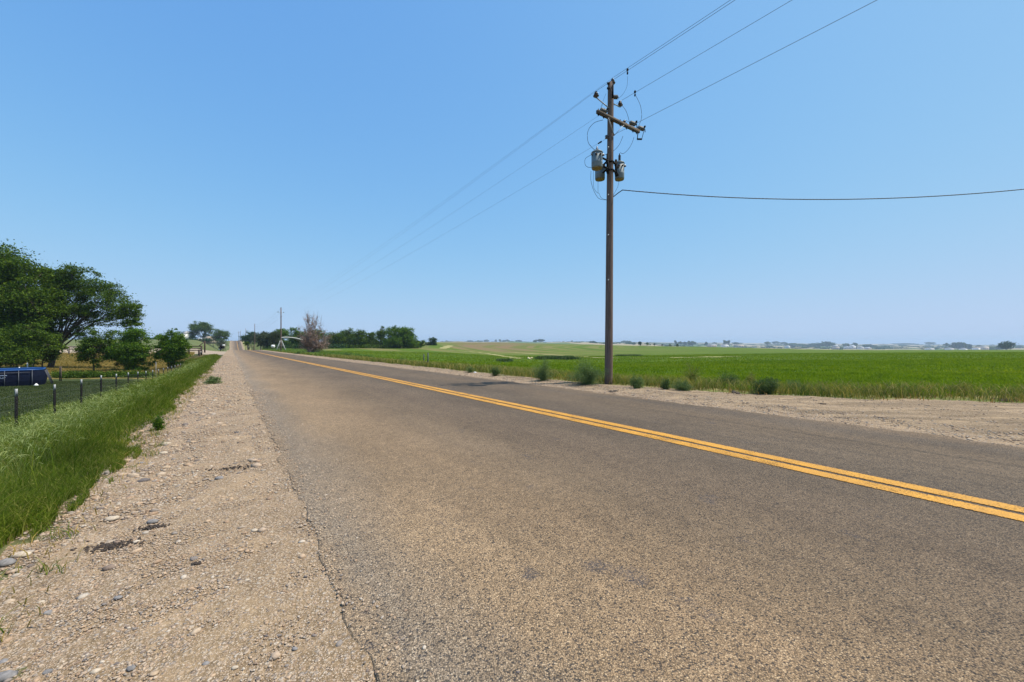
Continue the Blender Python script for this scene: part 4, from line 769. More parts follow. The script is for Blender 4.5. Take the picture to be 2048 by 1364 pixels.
# farther poles of the same line
def far_pole(px, Z, ytop, label, r=.13, kind=0):
    g = at(px, Z); root = thing('utility_pole', label, 'utility pole', g, 'wooden poles of the line along the road'); tp = P(px, ytop, Z); mb = MB(); hs = np.linspace(0, 1, 6)
    mb.tube([g - [0, 0, .3] + (tp - g + [0, 0, .3])*f for f in hs], r - .04*hs, 10); part(mb, 'shaft', M['wood'], root, True)
    z = tp[2]
    def Uq(u, zz): return np.array([tp[0] + u*CT, tp[1] + u*ST, zz])
    arms = [(-.62, z-1.0), (.55, z-1.05)] if kind == 0 else []
    for u, zz in arms:
        mb = MB(); mb.tube([Uq(0, zz-.1), Uq(u, zz-.06)], .025, 6); part(mb, 'standoff_arm', M['steel'], root); mb = MB(); mb.lathe(Uq(u, zz-.05), [(.04, -.04), (.12, 0), (.06, .06), (.1, .09), (.04, .18)], 10); part(mb, 'insulator', M['porc'], root, True)
    if kind == 1: mb = MB(); mb.box(Uq(0, z-.9), 2.4, .12, .14, (CT, ST, 0)); part(mb, 'crossarm', M['arm'], root)
    mb = MB(); mb.lathe(Uq(0, z), [(.04, -.04), (.12, 0), (.06, .06), (.1, .09), (.04, .18)], 10); part(mb, 'insulator', M['porc'], root, True)
    if Z < 120:
        mb = MB(); mb.lathe(Uq(.12, z-2.1), [(.05, -.06), (.07, 0), (.05, .06)], 10); part(mb, 'neutral_spool', M['porc'], root, True)
    return root
far_pole(562, 95.7, 616, 'second utility pole of the line, beside the irrigation machine', .15)
far_pole(509.5, 199, 648, 'third utility pole, plain and thin, in front of the brownish tree', .16, 2)
far_pole(491.5, 300, 657.5, 'fourth utility pole, standing clear above the first grove tree', .17, 2)
far_pole(481, 420, 661.5, 'thin far pole left of the pole with a crossarm pair', .18, 2)
far_pole(477.6, 380, 663, 'small far pole with a short crossarm over the hilltop', .18, 1)
far_pole(424.5, 300, 664, 'tiny lone pole between the two trees on the left hill', .1, 2)

# ---------------------------------------------------------------- overhead wires, each span its own
def span(name, a, b, sag, r, mat, label, n=60, twist=0, grp='bare wires of the overhead line'):
    a = np.array(a, float); b = np.array(b, float); f = np.linspace(0, 1, n)[:, None]; p = a + (b-a)*f; p[:, 2] -= (4*sag*f*(1-f))[:, 0]
    mb = MB(); base = (a).copy()
    if twist:
        for k in range(3): ph = f[:, 0]*twist*2*math.pi + k*2.094; q = p.copy(); q[:, 2] += np.cos(ph)*r*.85; q[:, 1] += np.sin(ph)*r*.85; mb.tube(q, r*.8, 5)
    else: mb.tube(p, r, 5)
    mb.v = [v - base for v in mb.v]; o = mb.build(name, mat, None, True); o.location = tuple(base); return tag(o, label, 'wire', grp)
D = np.array([-ST, CT, 0.]); p2 = P(562, 616, 95.7); ds = (95.7 - ZP)/CT
A_top = P(1225, 160, ZP) ; attach = [(P(1225, 156, ZP), P(562, 614, 95.7), P(1449, 0, 1), 'topmost wire, from the pole top pin'), (il + [0, 0, .15], P(557.5, 624, 95.3), None, 'wire from the left standoff insulator'),
    (ir + [0, 0, .13], P(567, 625, 96.2), None, 'wire from the right standoff insulator'), (P(1213, 277, ZP-.1), P(563.5, 633, 95.7), None, 'lowest neutral wire')]
for (a, b, _, nm_) in attach:
    span('overhead_wire', a, b, .9, .003, M['wire'], nm_ + ' to the second pole', 90)
    back = np.array(a) - D*75; back[2] += .2; span('overhead_wire', a, back, .55, .0052, M['wire'], nm_ + ' out of the top of the photo', 60)
for q in ((562, 95.7, 616, 509.5, 199, 648),):
    for dy, nm_ in ((0, 'top'), (8, 'upper'), (17, 'lower')): span('overhead_wire', P(q[0], q[2]+dy, q[1]), P(q[3], q[5]+dy*.5, q[4]), 1.4, .012, M['wire'], nm_ + ' wire between second and third poles', 40)
for c_, lb in ((P(1255, 143, 12.2), 'black clamp pair hanging where a jumper meets the topmost wires'), (P(1270, 187, 12.4), 'black clamp on the wire right of the standoff insulator')):
    r_ = thing('wire_clamp', lb, 'clamp', c_, 'clamps on the overhead wires'); mb = MB(); mb.box(c_ + [0, 0, .05], .05, .05, .06); part(mb, 'jaw', M['black'], r_); mb = MB(); mb.box(c_ - [0, 0, .05], .04, .04, .05); mb.tube([c_ - [0, 0, .1], c_ + [0, 0, .1]], .008, 5); part(mb, 'screw_eye', M['black'], r_)
r_ = thing('strain_insulator', 'thin dark splice on the lowest wire left of the pole', 'insulator', P(1199, 285.5, ZP)); mb = MB(); mb.tube([P(1196, 287.5, ZP), P(1203, 283, ZP)], [.02, .028], 8); part(mb, 'sleeve', M['black'], r_, True)
sa = P(1245, 380, 12.9); sb_ = P(2700, 258, 13.4); mid_ = P(1972, 0, 13); 
span('service_cable', sa, sb_, (P(1972, 383, 13.1)[2]*-1 + (sa[2]+sb_[2])/2), .011, M['cable'], 'thick black twisted service cable running right from the pole', 220, 60, None)
mb = MB(); mb.tube(curve([P(1225, 395, ZP), P(1235, 387, 13), sa], 6), .014, 6); part(mb, 'service_drop', M['cable'], pole, True)

# ---------------------------------------------------------------- wire fence on the left
fence = thing('wire_fence', 'low wire fence with black steel posts and silver tops along the lawn', 'fence', (*xy(-4.0, 8.9), float(H(*xy(-4.0, 8.9)))))
tops = {}; FS = [4.0 + 2.42*k for k in range(-1, 18)]
def ftop(s):
    x, y = xy(-4.0, s); py = np.interp(y, [5, 9.08, 11.07, 13, 14.9, 19, 24, 31, 39, 45], [835, 778, 769, 759, 751, 745, 741.5, 734, 727, 723]); return np.array([x, y, CAMZ - (py-HY)/F*y])
s1 = ts((33-CX)/F*9.08, 9.08)[1]; FS = [s1 + 2.42*k for k in range(-2, 16)]
for s in FS:
    tp = ftop(s); b = tp.copy(); b[2] = float(H(b[0], b[1])) - .25; mb = MB(); c = (tp+b)/2; hh_ = tp[2]-b[2]
    mb.box(c - [0, 0, .08], .050, .010, hh_-.16, (CT, ST, 0)); mb.box(c + [ST*.02, -CT*.02, -.08], .010, .036, hh_-.16, (CT, ST, 0))
    for k in range(12): mb.box(tp + [ST*.0, -.0, -.25-k*.08], .03, .02, .012, (CT, ST, 0))
    po = part(mb, 'post', M['black'], fence, False); mb = MB(); mb.box(tp - [0, 0, .08], .043, .012, .165, (CT, ST, 0)); mb.box(tp + [ST*.02, -CT*.02, -.08], .012, .037, .165, (CT, ST, 0)); part(mb, 'post_top', M['steel'], po, False, np.array(fence.location))
mb = MB(); ss_ = np.arange(FS[0], FS[-1], .6)
for k, hf in enumerate((.08, .22, .38, .56, .75, .95)):
    mb.tube([ftop(s) - [0, 0, .04 + hf] for s in ss_], 0.0012 if hf > .1 else .0016, 3, False)
for s in np.arange(FS[0], FS[-1], .17): t_ = ftop(s); mb.tube([t_ - [0, 0, .12], t_ - [0, 0, 1.0]], .0009, 3, False)
part(mb, 'wire_mesh', plain('dull_wire', (.10, .105, .11), .7), fence)
r_ = thing('marker_stake', 'thin pale stake standing taller than the wire fence', 'stake', at(312, 30)); mb = MB(); mb.bar(at(312, 30), P(312, 724, 30), .018, .018, (0, 1, 0)); part(mb, 'stake', M['steel'], r_)

# dark rail fence by the driveway
rf = thing('rail_fence', 'dark wooden rail fence with a slanting wing by the driveway', 'fence', at(398, 60))
def rpost(px, Z, py): mb = MB(); a = at(px, Z) - [0, 0, .1]; b_ = P(px, py, Z); b_[0] = a[0]; mb.bar(a, b_, .16, .16, (0, 1, 0)); part(mb, 'post', M['fence_wood'], rf)
for px, Z, py in ((403, 62, 691.5), (398, 58, 699), (378, 62, 694), (352, 63, 694), (325, 64, 694)): rpost(px, Z, py)
def rail(a, b_, w_=.14, mt='fence_wood', nm='rail'): mb = MB(); mb.bar(a, b_, .05, w_); part(mb, nm, M[mt], rf)
for dy in (0, 4, 8): rail(P(320, 692.5+dy, 64), P(403, 692.5+dy, 62))
for dy in (0, 5): rail(P(403, 697+dy, 62), P(397.5, 705+dy*1.2, 58))
rail(P(403, 703, 61.9), P(397, 712, 57.9), .12, 'white_wood')
gb = thing('fence_brace', 'tall dark post with a long diagonal brace behind the rail fence', 'fence', at(409.5, 75)); mb = MB(); mb.bar(at(409.5, 75), P(409.5, 681.5, 75), .17, .17, (0, 1, 0)); part(mb, 'post', M['fence_wood'], gb); mb = MB(); mb.bar(P(409.5, 683, 75), P(398, 692, 74), .14, .1); part(mb, 'brace', M['fence_wood'], gb)
pl = thing('rail_fence', 'long pale rail fence glimpsed behind the left trees', 'fence', at(180, 66)); 
for px in range(50, 300, 22): mb = MB(); mb.bar(at(px, 66) - [0, 0, .1], P(px, 693, 66), .14, .14, (0, 1, 0)); part(mb, 'post', M['bark_pale'], pl)
for dy in (0, 4.5): mb = MB(); mb.bar(P(50, 694+dy, 66), P(300, 693+dy, 66), .05, .15); part(mb, 'rail', M['fence_wood'], pl)

# mailboxes on the driveway corner
mbx = thing('mailbox_stand', 'cluster of black mailboxes with one white box at the driveway mouth', 'mailboxes', at(446, 110))
def X_(px, py, w_, h_, d_, mt, nm):
    c = P(px, py, 110); mb = MB(); k = w_/F*110/2; hh_ = h_/F*110; n = 10; a = np.linspace(0, math.pi, n); prof = [(-k, -hh_/2)] + [(-k*math.cos(t), hh_/2 - k*.6 + k*.6*math.sin(t)) for t in a] + [(k, -hh_/2)]
    V = [c + [x, y, z] for y in (-d_/2, d_/2) for x, z in prof]; m_ = len(prof); q = [(i, (i+1) % m_, (i+1) % m_+m_, i+m_) for i in range(m_)]; mb.add(V, q, [tuple(range(m_))[::-1], tuple(range(m_, 2*m_))]); return part(mb, nm, M[mt], mbx)
X_(443.5, 692.5, 5, 4.5, .6, 'black', 'mailbox'); X_(447.5, 690.5, 3.2, 3, .5, 'white', 'mailbox'); X_(441, 695.5, 4.5, 3.5, .6, 'black', 'mailbox'); X_(446, 695, 4, 4, .6, 'black', 'mailbox'); X_(439, 698.3, 3, 1.6, .4, 'white', 'mailbox')
for px in (441, 446): mb = MB(); mb.bar(at(px, 110), P(px, 694, 110), .12, .12, (0, 1, 0)); part(mb, 'post', M['fence_wood'], mbx)

# ---------------------------------------------------------------- swimming pool
def pool():
    Z0 = 29.2; zb = float(H((60-CX)/F*Z0, Z0)); zt = CAMZ - (739-HY)/F*Z0; x1 = (86-CX)/F*Z0; L = 7.3; Wd = 3.4; root = thing('swimming_pool', 'long above ground pool with navy wall and bright blue rim', 'swimming pool', (x1-L/2, Z0+Wd/2, zb)); rr = .75
    def outline(o=0.0, n=7):
        pts = []
        for (cx_, cy_, a0) in ((x1-rr, Z0+rr, -90), (x1-rr, Z0+Wd-rr, 0), (x1-L+rr, Z0+Wd-rr, 90), (x1-L+rr, Z0+rr, 180)):
            for k in range(n): a = math.radians(a0 + 90*k/(n-1)); pts.append((cx_+(rr+o)*math.cos(a), cy_+(rr+o)*math.sin(a)))
        return np.array(pts)
    def ring(mb, o0, o1, z0, z1):
        a, b_ = outline(o0), outline(o1); n = len(a); V = np.concatenate([np.c_[a, np.full(n, z0)], np.c_[b_, np.full(n, z1)]]); i = np.arange(n); mb.add(V, np.stack([i, (i+1) % n, (i+1) % n+n, i+n], -1))
    slope = lambda z: z
    mb = MB(); ring(mb, 0, .10, zb-.15, zb+.35); ring(mb, .10, .10, zb+.35, zb+.7); ring(mb, .10, .02, zb+.7, zt-.04); part(mb, 'wall', M['bluewall'], root, True)
    mb = MB(); ring(mb, -.06, -.10, zt-.03, zt-.5); part(mb, 'liner', M['blue'], root, True)
    mb = MB(); o = outline(0.0); mb.tube(np.c_[np.r_[o, o[:1]], np.full(len(o)+1, zt)], .045, 8, False); part(mb, 'rim', M['blue'], root, True)
    a = outline(-.1); n = len(a); mb = MB(); mb.v.append(np.c_[a, np.full(n, zt-.32)]); mb.n = n; mb.f = {n: [np.arange(n)[None]]}; wm, wnt, wb = new_mat('pool_water', .08, .5); wb.inputs['Base Color'].default_value = (.03, .16, .30, 1); part(mb, 'water', wm, root)
    for k, x in enumerate(np.arange(x1-.5, x1-L, -.62)):
        mb = MB(); mb.tube([(x, Z0-.14, zb-.1), (x, Z0-.14, zt-.12)], .022, 8); mb.tube([(x, Z0-.14, zt-.12), (x, Z0-.02, zt-.02)], .022, 8); part(mb, 'leg', M['poolleg'], root, True)
        mb = MB(); mb.tube([(x, Z0+Wd+.14, zb-.1), (x, Z0+Wd+.1, zt-.05)], .028, 8); part(mb, 'leg', M['steel'], root, True)
    for y in (Z0+.8, Z0+1.7, Z0+2.6): mb = MB(); mb.tube([(x1+.42, y, zb-.1), (x1+.05, y, zt-.08)], .024, 8); part(mb, 'leg', M['poolleg'], root, True)
    mb = MB(); mb.tube([(x1-L+.4, Z0-.13, zt-.16), (x1-.6, Z0-.13, zt-.16)], .018, 6); part(mb, 'belt', M['poolleg'], root)
    mb = MB(); c = np.array([x1-1.85, Z0-.13, zt-.42])
    for i, w_ in enumerate((.44, )): mb.box(c + [0, 0, .08], w_, .01, .05)
    for dx, dz, w_ in ((-.12, -.05, .12), (.08, -.04, .16), (-.02, -.12, .22), (-.1, -.0, .05)): mb.box(c + [dx, 0, dz], w_, .01, .03)
    part(mb, 'print', plain('faded_print', (.20, .26, .38), .6), root)
    ang = math.radians(47); ca_, sa_ = math.cos(ang), math.sin(ang)
    def turn(o):
        dx, dy = o.location.x - x1, o.location.y - Z0; o.location.x = x1 + dx*ca_ - dy*sa_; o.location.y = Z0 + dx*sa_ + dy*ca_; o.rotation_euler.z = ang
    turn(root)
    r2 = thing('pool_pump', 'small white pump on the grass at the pool end', 'pump', (x1+.1, Z0-.5, zb)); mb = MB(); mb.lathe((x1+.1, Z0-.5, zb), [(.11, 0), (.12, .04), (.08, .09), (.06, .1), (.05, .14), (.02, .16)], 12); part(mb, 'housing', M['white'], r2, True)
    r3 = thing('pool_ladder', 'white ladder rail standing above the far pool rim', 'ladder', (x1-.95, Z0+Wd+.1, zb)); mb = MB(); mb.tube([(x1-.95, Z0+Wd+.2, zb), (x1-.95, Z0+Wd+.2, zt+.35), (x1-.95, Z0+Wd-.1, zt+.38)], .03, 8); part(mb, 'rail', M['white'], r3, True); mb = MB(); mb.tube([(x1-1.35, Z0+Wd+.2, zb), (x1-1.35, Z0+Wd+.2, zt+.1)], .03, 8); part(mb, 'rail', M['white'], r3, True)
    for z in (.3, .6, .9): mb = MB(); mb.tube([(x1-1.35, Z0+Wd+.2, zb+z), (x1-.95, Z0+Wd+.2, zb+z)], .02, 6); part(mb, 'rung', M['white'], r3)
    turn(r3)
pool()
r_ = thing('stake_pair', 'two short rusty stakes leaning together on the dry grass', 'stakes', at(121, 33)); 
for dx in (-1.5, 1.5): mb = MB(); mb.tube([at(121+dx, 33), P(121+dx*.8, 733, 33)], .035, 6); part(mb, 'stake', M['bark'], r_)

# ---------------------------------------------------------------- right side small things
cp = thing('corner_posts', 'pair of dark metal posts joined by a low crossbar at the field edge', 'posts', at(856, 24)); 
for px, Z, py in ((856, 24, 705.5), (847.5, 28, 708)): mb = MB(); a = at(px, Z) - [0, 0, .1]; b_ = P(px, py, Z); mb.bar(a, b_, .07, .07, (0, 1, 0)); part(mb, 'post', M['dkgreen'], cp)
mb = MB(); mb.bar(P(856, 725, 24), P(847.5, 724, 28), .06, .08); part(mb, 'crossbar', M['dkgreen'], cp)
for px, py, lb in ((950, 746, 'small white stone on the far gravel edge left of the pole shadow'), (1388, 772, 'small white scrap among the weeds right of the pole')):
    q = G(px, py, 5); T = IV2 * [.07, .06, .035] * (1 + R.uniform(-.15, .15, (42, 1))); o = mesh_obj('stone' if px == 950 else 'litter_scrap', T, [IF2], M['white'], None, True); o.location = tuple(q + [0, 0, .02]); tag(o, lb, 'stone' if px == 950 else 'litter')
# irrigation machine
iv = thing('irrigation_pivot', 'pale irrigation machine, pyramid legs and one arched pipe', 'irrigation machine', at(562, 112)); apex = P(562, 678, 112)
for dx, dz in ((-10, -2), (10, -2), (-6, 3), (7, 3)): mb = MB(); mb.tube([at(562+dx, 112+dz), apex], .09, 6); part(mb, 'leg', M['pivot'], iv)
mb = MB(); 
for a_, b_ in (((555, 691), (569, 691)), ((558, 685), (566, 685))): mb.tube([P(*a_, 111.3), P(*b_, 111.3)], .06, 5)
part(mb, 'crossbar', M['pivot'], iv); mb = MB(); mb.tube([apex, P(562, 675, 112)], .14, 8); mb.tube(curve([P(562, 675.6, 112), P(572, 674.6, 113), P(588, 675.8, 115), P(606, 680, 117), P(640, 688, 121)], 6), .17, 8); part(mb, 'pipe', M['pivot'], iv, True)
wt = thing('water_tank', 'small low white tank left of the irrigation machine', 'tank', at(546, 120)); c = at(546, 120); mb = MB(); mb.lathe(P(543.3, 692.5, 120), [(.0, 0), (.35, .02), (.42, .1), (.42, .8), (.3, .86)], 14, (1, 0, 0)); part(mb, 'drum', M['white'], wt, True); mb = MB(); [mb.bar(at(546+d, 120), P(546+d, 694, 120), .08, .08, (0, 1, 0)) for d in (-1.5, 1.5)]; part(mb, 'leg', M['fence_wood'], wt)
for k, px in enumerate((504, 507, 528)): q = thing('fence_post', 'short post on the tan slope ' + ('left of the third utility pole', 'hard against the third utility pole', 'right of the third utility pole')[k], 'post', at(px, 172)); mb = MB(); mb.bar(at(px, 172), P(px, 690, 172), .2, .2, (0, 1, 0)); part(mb, 'timber', M['fence_wood'], q)

# ditch, tracks and pipe in the crop field, draped on the land
def ribbon(name, pts, wd, mat, label, lift=.05, kind='structure'):
    q = np.array([G(a, b_) for a, b_ in pts])[:, :2]; q = curve(np.c_[q, np.zeros(len(q))], 16)[:, :2]; tg = np.gradient(q, axis=0); tg /= np.linalg.norm(tg, axis=1)[:, None]; nn = np.c_[-tg[:, 1], tg[:, 0]]
    wv = wd * (1 + .3*np.sin(np.arange(len(q))*.7)); wv = wv * np.minimum(1, np.minimum(np.arange(len(q)), np.arange(len(q))[::-1]) / 6 + .15); cols = []
    for k in (-1, -.33, .33, 1): c = q + nn*wv[:, None]*k/2; cols.append(np.c_[c, H(c[:, 0], c[:, 1]) + lift])
    V = np.stack(cols, 1).reshape(-1, 3); a = np.arange(len(q)-1)[:, None]*4 + np.arange(3)[None]; return tag(mesh_obj(name, V, [np.stack([a, a+1, a+5, a+4], -1).reshape(-1, 4)], mat, None, True), label, None, None, kind)
mt_track = plain('pale_stubble', (.27, .245, .09), .95, 0, .3, .5); mt_dk = plain('dark_wet_growth', (.035, .07, .015), .95, 0, .4, 1)
ribbon('field_track', [(900, 700.5), (940, 703.5), (975, 707.5), (1020, 714.5), (1038, 718)], 2.2, mt_track, 'pale track curving across the crop field')
ribbon('field_track', [(985, 704.5), (1040, 706), (1120, 711), (1210, 716), (1330, 716.5)], 2.0, mt_track, 'long pale track across the middle of the crop field')
ribbon('field_track', [(1340, 716), (1400, 714.8), (1480, 713)], 3, mt_track, 'short pale streak in the crop field')
ribbon('field_track', [(884, 697.5), (893, 694), (902, 691)], 3.5, mt_track, 'pale bare streak at the left end of the far slope')
ribbon('ditch', [(880, 728.5), (930, 727), (985, 725.5), (1020, 723.5)], .5, mt_dk, 'thin dark ditch line in the crop field')
def growth(pts, n, wv, hh_, label, seed):
    rg = np.random.default_rng(seed); q = np.array([G(a, b_) for a, b_ in pts]); f = rg.uniform(0, len(q)-1.001, n); i = f.astype(int); b = q[i] + (q[i+1]-q[i])*(f-i)[:, None]; b[:, :2] += rg.normal(0, wv, (n, 2)); b[:, 2] = H(b[:, 0], b[:, 1])
    V, Q = blades(0, b, rg.uniform(.5, 1, n)*hh_, np.full(n, .09), .6, rg); return tag(mesh_obj('tall_weeds', V, [Q], M['kochia_dark']), label, None, None, 'stuff')
growth([(1085, 719), (1110, 718.3), (1138, 719)], 5200, .7, .8, 'dark strip of rank growth in the crop field hollow', 3)
growth([(1003, 722), (1010, 723.5), (1016, 722.5)], 1800, .35, .55, 'small dark clump of rank growth by the thin ditch', 4)
growth([(1235, 711.5), (1255, 711.8), (1278, 711.6)], 1800, .5, .5, 'thin dark weed strip right of the pole in the crop field', 5)
q = G(1060, 718); r_ = thing('irrigation_pipe', 'cream gated pipe end at the left of the dark hollow', 'pipe', q); mb = MB(); mb.tube(curve([P(1056, 715.5, q[1]), P(1059, 718, q[1]-.5), P(1063, 719.5, q[1]-1)], 5), .16, 8); mb.tube([P(1059, 716, q[1]), P(1066, 715.8, q[1])], .12, 8); part(mb, 'pipe', plain('cream_pipe', (.62, .52, .28), .6), r_, True)

# ---------------------------------------------------------------- far buildings and trees
def house(px, Z, y_eave, y_ridge, wpx, roofm, wallm, label, cat='house', dep=9, bot=None, name='house'):
    Z, dep = (Z*2, dep*2) if Z >= 650 else (Z, dep); g = at(px, Z); root = thing(name, label, cat, g); wv = wpx/F*Z; ze = CAMZ - (y_eave-HY)/F*Z; zr = CAMZ - (y_ridge-HY)/F*Z; z0 = g[2] - .3; x, y = g[0], g[1]
    mb = MB(); mb.box((x, y+dep/2, (z0+ze)/2), wv*.96, dep, ze-z0); wl = part(mb, 'wall', wallm, root)
    a = [(x-wv/2, y-.4, ze), (x+wv/2, y-.4, ze), (x+wv/2, y+dep+.4, ze), (x-wv/2, y+dep+.4, ze), (x-wv*.42, y+dep/2, zr), (x+wv*.42, y+dep/2, zr)]
    mb = MB(); mb.add(a, [(0, 1, 5, 4), (2, 3, 4, 5)], [(1, 2, 5), (3, 0, 4)], [(0, 3, 2, 1)]); part(mb, 'roof', roofm, root)
    if wpx > 6:
        for k in (-.3, .0, .28): mb = MB(); mb.box((x+wv*k, y-.03, z0+(ze-z0)*.55), wv*.1, .08, (ze-z0)*.35); part(mb, 'window' if k else 'door', M['black'], root)
    return root
rt = plain('tan_roof', (.42, .33, .24), .9); rg_ = plain('grey_roof', (.45, .47, .5), .8); rw = plain('pale_roof', (.33, .33, .33), .85); wl_ = plain('tan_wall', (.5, .43, .35), .9); wh = plain('white_wall', (.72, .70, .66), .9)
house(412, 290, 676.5, 672.5, 16, rt, wl_, 'low tan roofed house under the lopsided tree on the left hill')
house(364, 292, 668, 662, 6, rw, wh, 'white gabled barn roof just right of the upright bush top', 'barn', name='barn')
house(394, 288, 678, 675.5, 14, rg_, wl_, 'long low pinkish shed left of the tan roofed house', 'shed', name='shed')
house(477, 500, 682, 679, 5, rw, wh, 'tiny white building on the hilltop right of the road')
FT = [(893, 1500, 681.5, 4, 685, 'low clump just right of the grove'), (885, 1500, 682.5, 4, 685.5, 'smallest clump beside the grove'),
 (940, 1700, 681, 6, 684.5, 'long low tree row above the brown slope, its left part'), (957, 1700, 681, 9, 684.5, 'middle part of the long low tree row'), (973, 1700, 679.5, 4, 684, 'taller end tree of the long low row'),
 (992, 1600, 679, 2, 683, 'lone dot like tree on the horizon'), (1000, 1600, 679, 2, 683, 'first of a loose row of horizon trees'), (1008, 1600, 680.5, 4, 683, 'second clump in the loose row'), (1015, 1600, 679.5, 3.5, 683, 'tallest clump in the loose row'), (1006, 1200, 684, 3, 686, 'low scrub below the loose row'), (1042, 1200, 684, 3, 686.5, 'low scrub on the buff slope'), (1037, 1600, 680.5, 6, 683.5, 'flat clump right of the loose row'),
 (1071, 1000, 680, 3.5, 685, 'short tree left of the cut out table shaped trees'), (1081, 1000, 678.5, 8, 683, 'table shaped clump with light below it'),
 (1144, 1300, 681.5, 1.2, 683.5, 'tiny lone tree on the horizon left of the pole'), (1154, 800, 684, 10, 688.5, 'flat dark clump on the field crest left of the pole'), (1186, 700, 682, 7, 688, 'rounded teal tree by the white roof'),
 (1250, 1300, 681.5, 9, 686, 'faint row behind the crest just right of the pole'), (1259, 900, 682.5, 6, 688.5, 'blue clump right of the faint row'), (1268, 700, 685, 3, 689, 'small dark tree right of the blue clump'), (1280, 600, 683.5, 3.5, 689.5, 'pointed dark tree on the crest'), (1294, 560, 685.5, 2.6, 690, 'second of three dwindling dark crest trees'), (1309, 540, 687.5, 2.2, 690.5, 'third of three dwindling dark crest trees'), (1324, 500, 689, 1.3, 691, 'tiny dark shrub on the crest'), (1340, 460, 688.8, 1.8, 691.5, 'small round shrub on the crest left of the blue row'), (1355, 440, 688.5, 2.4, 692.5, 'small bushy shrub on the crest under the blue row'),
 (1350, 1000, 681, 2.8, 688, 'tall narrow tree at the left of the blue row'), (1361, 1000, 683.5, 4, 689, 'low feathery tree in the blue row'), (1369, 1000, 684, 4, 689, 'open spindly tree in the blue row'), (1378, 1000, 682, 3, 689, 'upright tree in the blue row'), (1385, 950, 682.5, 6, 690, 'widest rounded tree ending the blue row'),
 (1412, 900, 684, 2.6, 690, 'single round tree between the blue row and the white roofs'), (1429, 1100, 685, 4, 688, 'low clump above the pale roof slope'), (1449, 1000, 681, 4.5, 688, 'higher tree of the pair above the white shed'), (1458, 1000, 681, 3.5, 688, 'lower tree of the pair above the white shed'),
 (1474, 1100, 685, 10, 687.5, 'thin line of trees right of the pair'), (1536, 1100, 683.5, 5, 688, 'clump left of the long dark wood'), (1552, 1500, 683, 7, 687, 'clump at the start of the long dark wood'), (1568, 1200, 684.5, 6, 688, 'clump inside the left end of the dark wood'), (1590, 1100, 686.5, 16, 693, 'long low dark wood, left stretch'), (1625, 1100, 687, 18, 694, 'long low dark wood, right stretch'), (1652, 1000, 683.5, 15, 693, 'domed blue wood left of the farm roofs'),
 (1692, 950, 687, 6, 692, 'trees behind the arched pale roof'), (1711, 950, 686, 6, 692, 'round clump over the farm roofs'), (1735, 950, 689, 12, 694, 'low belt right of the farm roofs'), (1765, 900, 692, 14, 697, 'low blue belt in the right valley'), (1810, 1800, 686.5, 20, 690, 'faint far belt on the valley side'), (1858, 1500, 684.5, 8, 688, 'faint far clump left of the blue grove'),
 (1893, 800, 686.5, 4, 692, 'small tree at the left of the blue grove'), (1907, 760, 685.5, 7, 696, 'left tree of the blue valley grove'), (1918, 760, 685, 6, 696, 'middle tree of the blue valley grove'), (1928, 760, 685.5, 5.5, 696, 'right tree of the blue valley grove'), (1938, 760, 688.5, 4.5, 697, 'short last tree of the blue valley grove'),
 (1960, 760, 691, 5, 696, 'shrubs left of the long white roof'), (1975, 700, 693, 10, 699, 'shrubs below the long white roof'), (1998, 700, 692, 8, 698, 'scrub left of the big dark valley tree'), (2012, 620, 682.5, 12, 698, 'big dark broad tree standing alone at the far right'), (2040, 900, 691.5, 7, 696, 'low scrub beyond the big dark tree')]
gf = 'far trees along the horizon'
for i, (px, Z, yt, hw, yb, lb) in enumerate(FT):
    Z = Z*2 if Z >= 700 else Z; rg = np.random.default_rng(300+i); g = at(px, Z); root = thing('distant_tree', lb, 'tree', g, gf); c = P(px, (yt+yb)/2, Z); rx, rz = hw/F*Z, (yb-yt)/2/F*Z; n = int(min(2600, 260 + hw*(yb-yt)*22)); k = max(5, int(hw*2.2))
    cc = np.c_[rg.uniform(-1, 1, k), rg.uniform(-.6, .6, k), np.zeros(k)]; lim = np.sqrt(np.maximum(.05, 1-cc[:, 0]**2)); cc[:, 2] = rg.uniform(-1, .85, k) * lim; cc[0] = [0, 0, .75]; cc = c + cc*[rx*.85, rx*.6, rz*.8]
    L = cc[rg.integers(0, k, n)] + rg.standard_normal((n, 3))*[min(rx, rz*2)*.22, rx*.2, rz*.22]; low = float(g[2]); L[:, 2] = np.clip(L[:, 2], min(low, c[2]-rz), c[2]+rz*1.15); V, Q = leaves(L, max(.9, Z*.0022), rg, .8); mesh_obj('crown', V - g, [Q], M['leaf3' if i % 3 else 'leaf'], root)
    mb = MB(); mb.tube([g - [0, 0, .3], [c[0], g[1], max(c[2], low+.5)]], max(.25, Z*.0005), 6); part(mb, 'trunk', M['bark'], root)
house(1182, 650, 687.7, 686.3, 8, rw, wh, 'low white roof in front of the teal tree')
house(1426, 800, 690, 687.6, 16, rw, wl_, 'long pale roof in the valley below the low clump')
house(1452, 800, 690.5, 688.8, 12, rw, wh, 'white shed below the tree pair', 'shed', name='shed')
house(1480, 850, 690.5, 689.3, 18, rt, wl_, 'long tan shed right of the white shed', 'shed', name='shed')
house(1578, 800, 692.5, 690.6, 5, rw, wh, 'tiny white roof against the dark wood')
house(1675, 800, 694, 690.5, 9, rw, wl_, 'steep pale roof at the left of the valley farm')
house(1698, 820, 694.5, 692.8, 8, rg_, wh, 'small bluish roof in the middle of the valley farm')
house(1708, 780, 692.8, 690.2, 8, rg_, wh, 'blue grey gable roof above the other farm roofs')
house(1725, 760, 695, 692.3, 7, rw, wh, 'white roof at the right of the valley farm')
house(1739, 760, 696.5, 694.8, 10, rg_, wl_, 'low grey shed ending the valley farm', 'shed', name='shed')
house(1864, 700, 697, 695.8, 10, rw, wh, 'thin white strip like shed left of the blue grove', 'shed', name='shed')
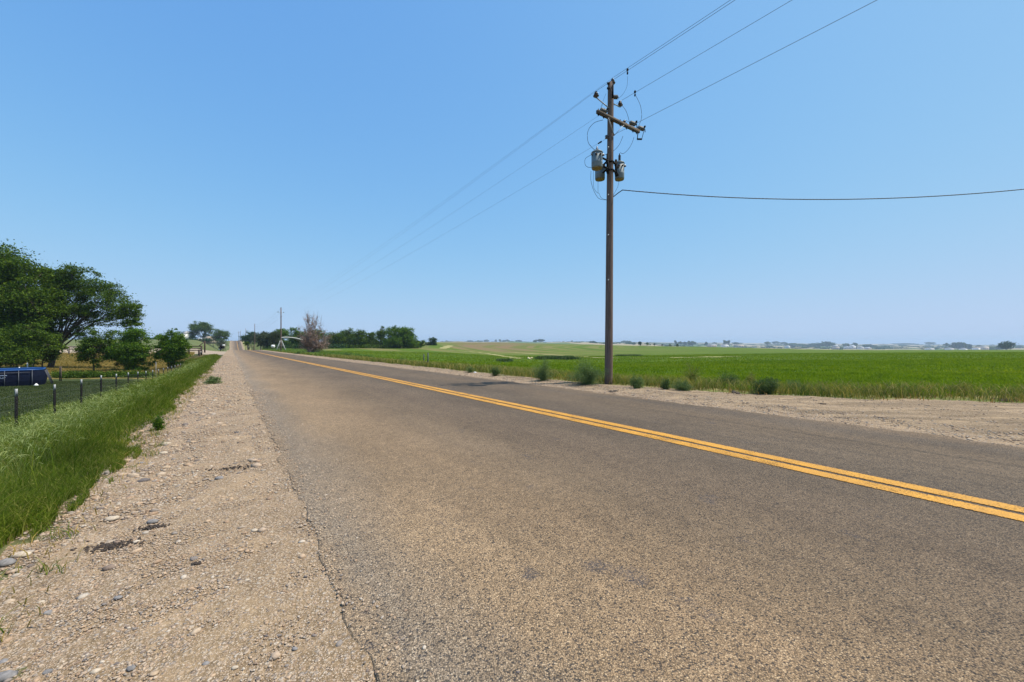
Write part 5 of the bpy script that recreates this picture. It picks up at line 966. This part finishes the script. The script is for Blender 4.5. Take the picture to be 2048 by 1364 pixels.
house(1904, 690, 697, 695.4, 8, rw, wh, 'white roof at the foot of the blue grove')
house(1932, 690, 698, 696, 6, rw, wh, 'small white roof under the last tree of the blue grove')
house(1958, 690, 696, 693.8, 6, rt, wh, 'small tan roofed house left of the long white roof')
house(1972, 690, 693.6, 691.8, 13, rw, wl_, 'longest white roof near the big dark valley tree', 'barn', name='barn')

def far_wood(nm_, label, p0, p1, z0, z1, n, hmax, seed):
    rg = np.random.default_rng(seed); k = n // 60; px = rg.uniform(p0, p1, k); Z = rg.uniform(z0, z1, k); x = (px-CX)/F*Z; g0 = np.stack([x, Z, H(x, Z)], -1); wv = rg.uniform(8, 34, k); hv = rg.uniform(.4, 1, k)*hmax
    i = rg.integers(0, k, n); d = rg.standard_normal((n, 3)); d /= np.linalg.norm(d, axis=1)[:, None]; L = g0[i] + d*np.stack([wv[i], wv[i]*.7, hv[i]*.6], -1)*rg.uniform(.3, 1, (n, 1)); L[:, 2] = g0[i][:, 2] + np.abs(L[:, 2] - g0[i][:, 2]) + .5
    V, Q = leaves(L, 4.5, rg, .8); tag(mesh_obj(nm_, V, [Q], M['leaf3']), label, None, None, 'stuff')
far_wood('far_woods', 'hazy blue belts of trees across the right valley', 1530, 2150, 1500, 3800, 26000, 9, 71)
far_wood('far_woods', 'thin hazy tree lines behind the crop field crest', 1200, 1540, 1500, 3500, 9000, 8, 72)
far_wood('far_woods', 'faint far tree lines on the low horizon hills', 880, 1200, 2400, 4200, 4500, 7, 73)
# ---------------------------------------------------------------- haze: even air round everything
hb = MB(); hb.box((0, 2800, 10), 16000, 15000, 62); hz = hb.build('haze', None); tag(hz, 'thin bluish summer haze over the far land', None, None, 'stuff')
hm = bpy.data.materials.new('haze'); hm.use_nodes = True; ht = hm.node_tree; ht.nodes.remove(ht.nodes['Principled BSDF']); pv = ht.nodes.new('ShaderNodeVolumePrincipled')
pv.inputs['Color'].default_value = (.66, .82, 1.0, 1); pv.inputs['Density'].default_value = 0.00017; pv.inputs['Anisotropy'].default_value = .1
ht.links.new(pv.outputs[0], ht.nodes['Material Output'].inputs['Volume']); hz.data.materials.append(hm)
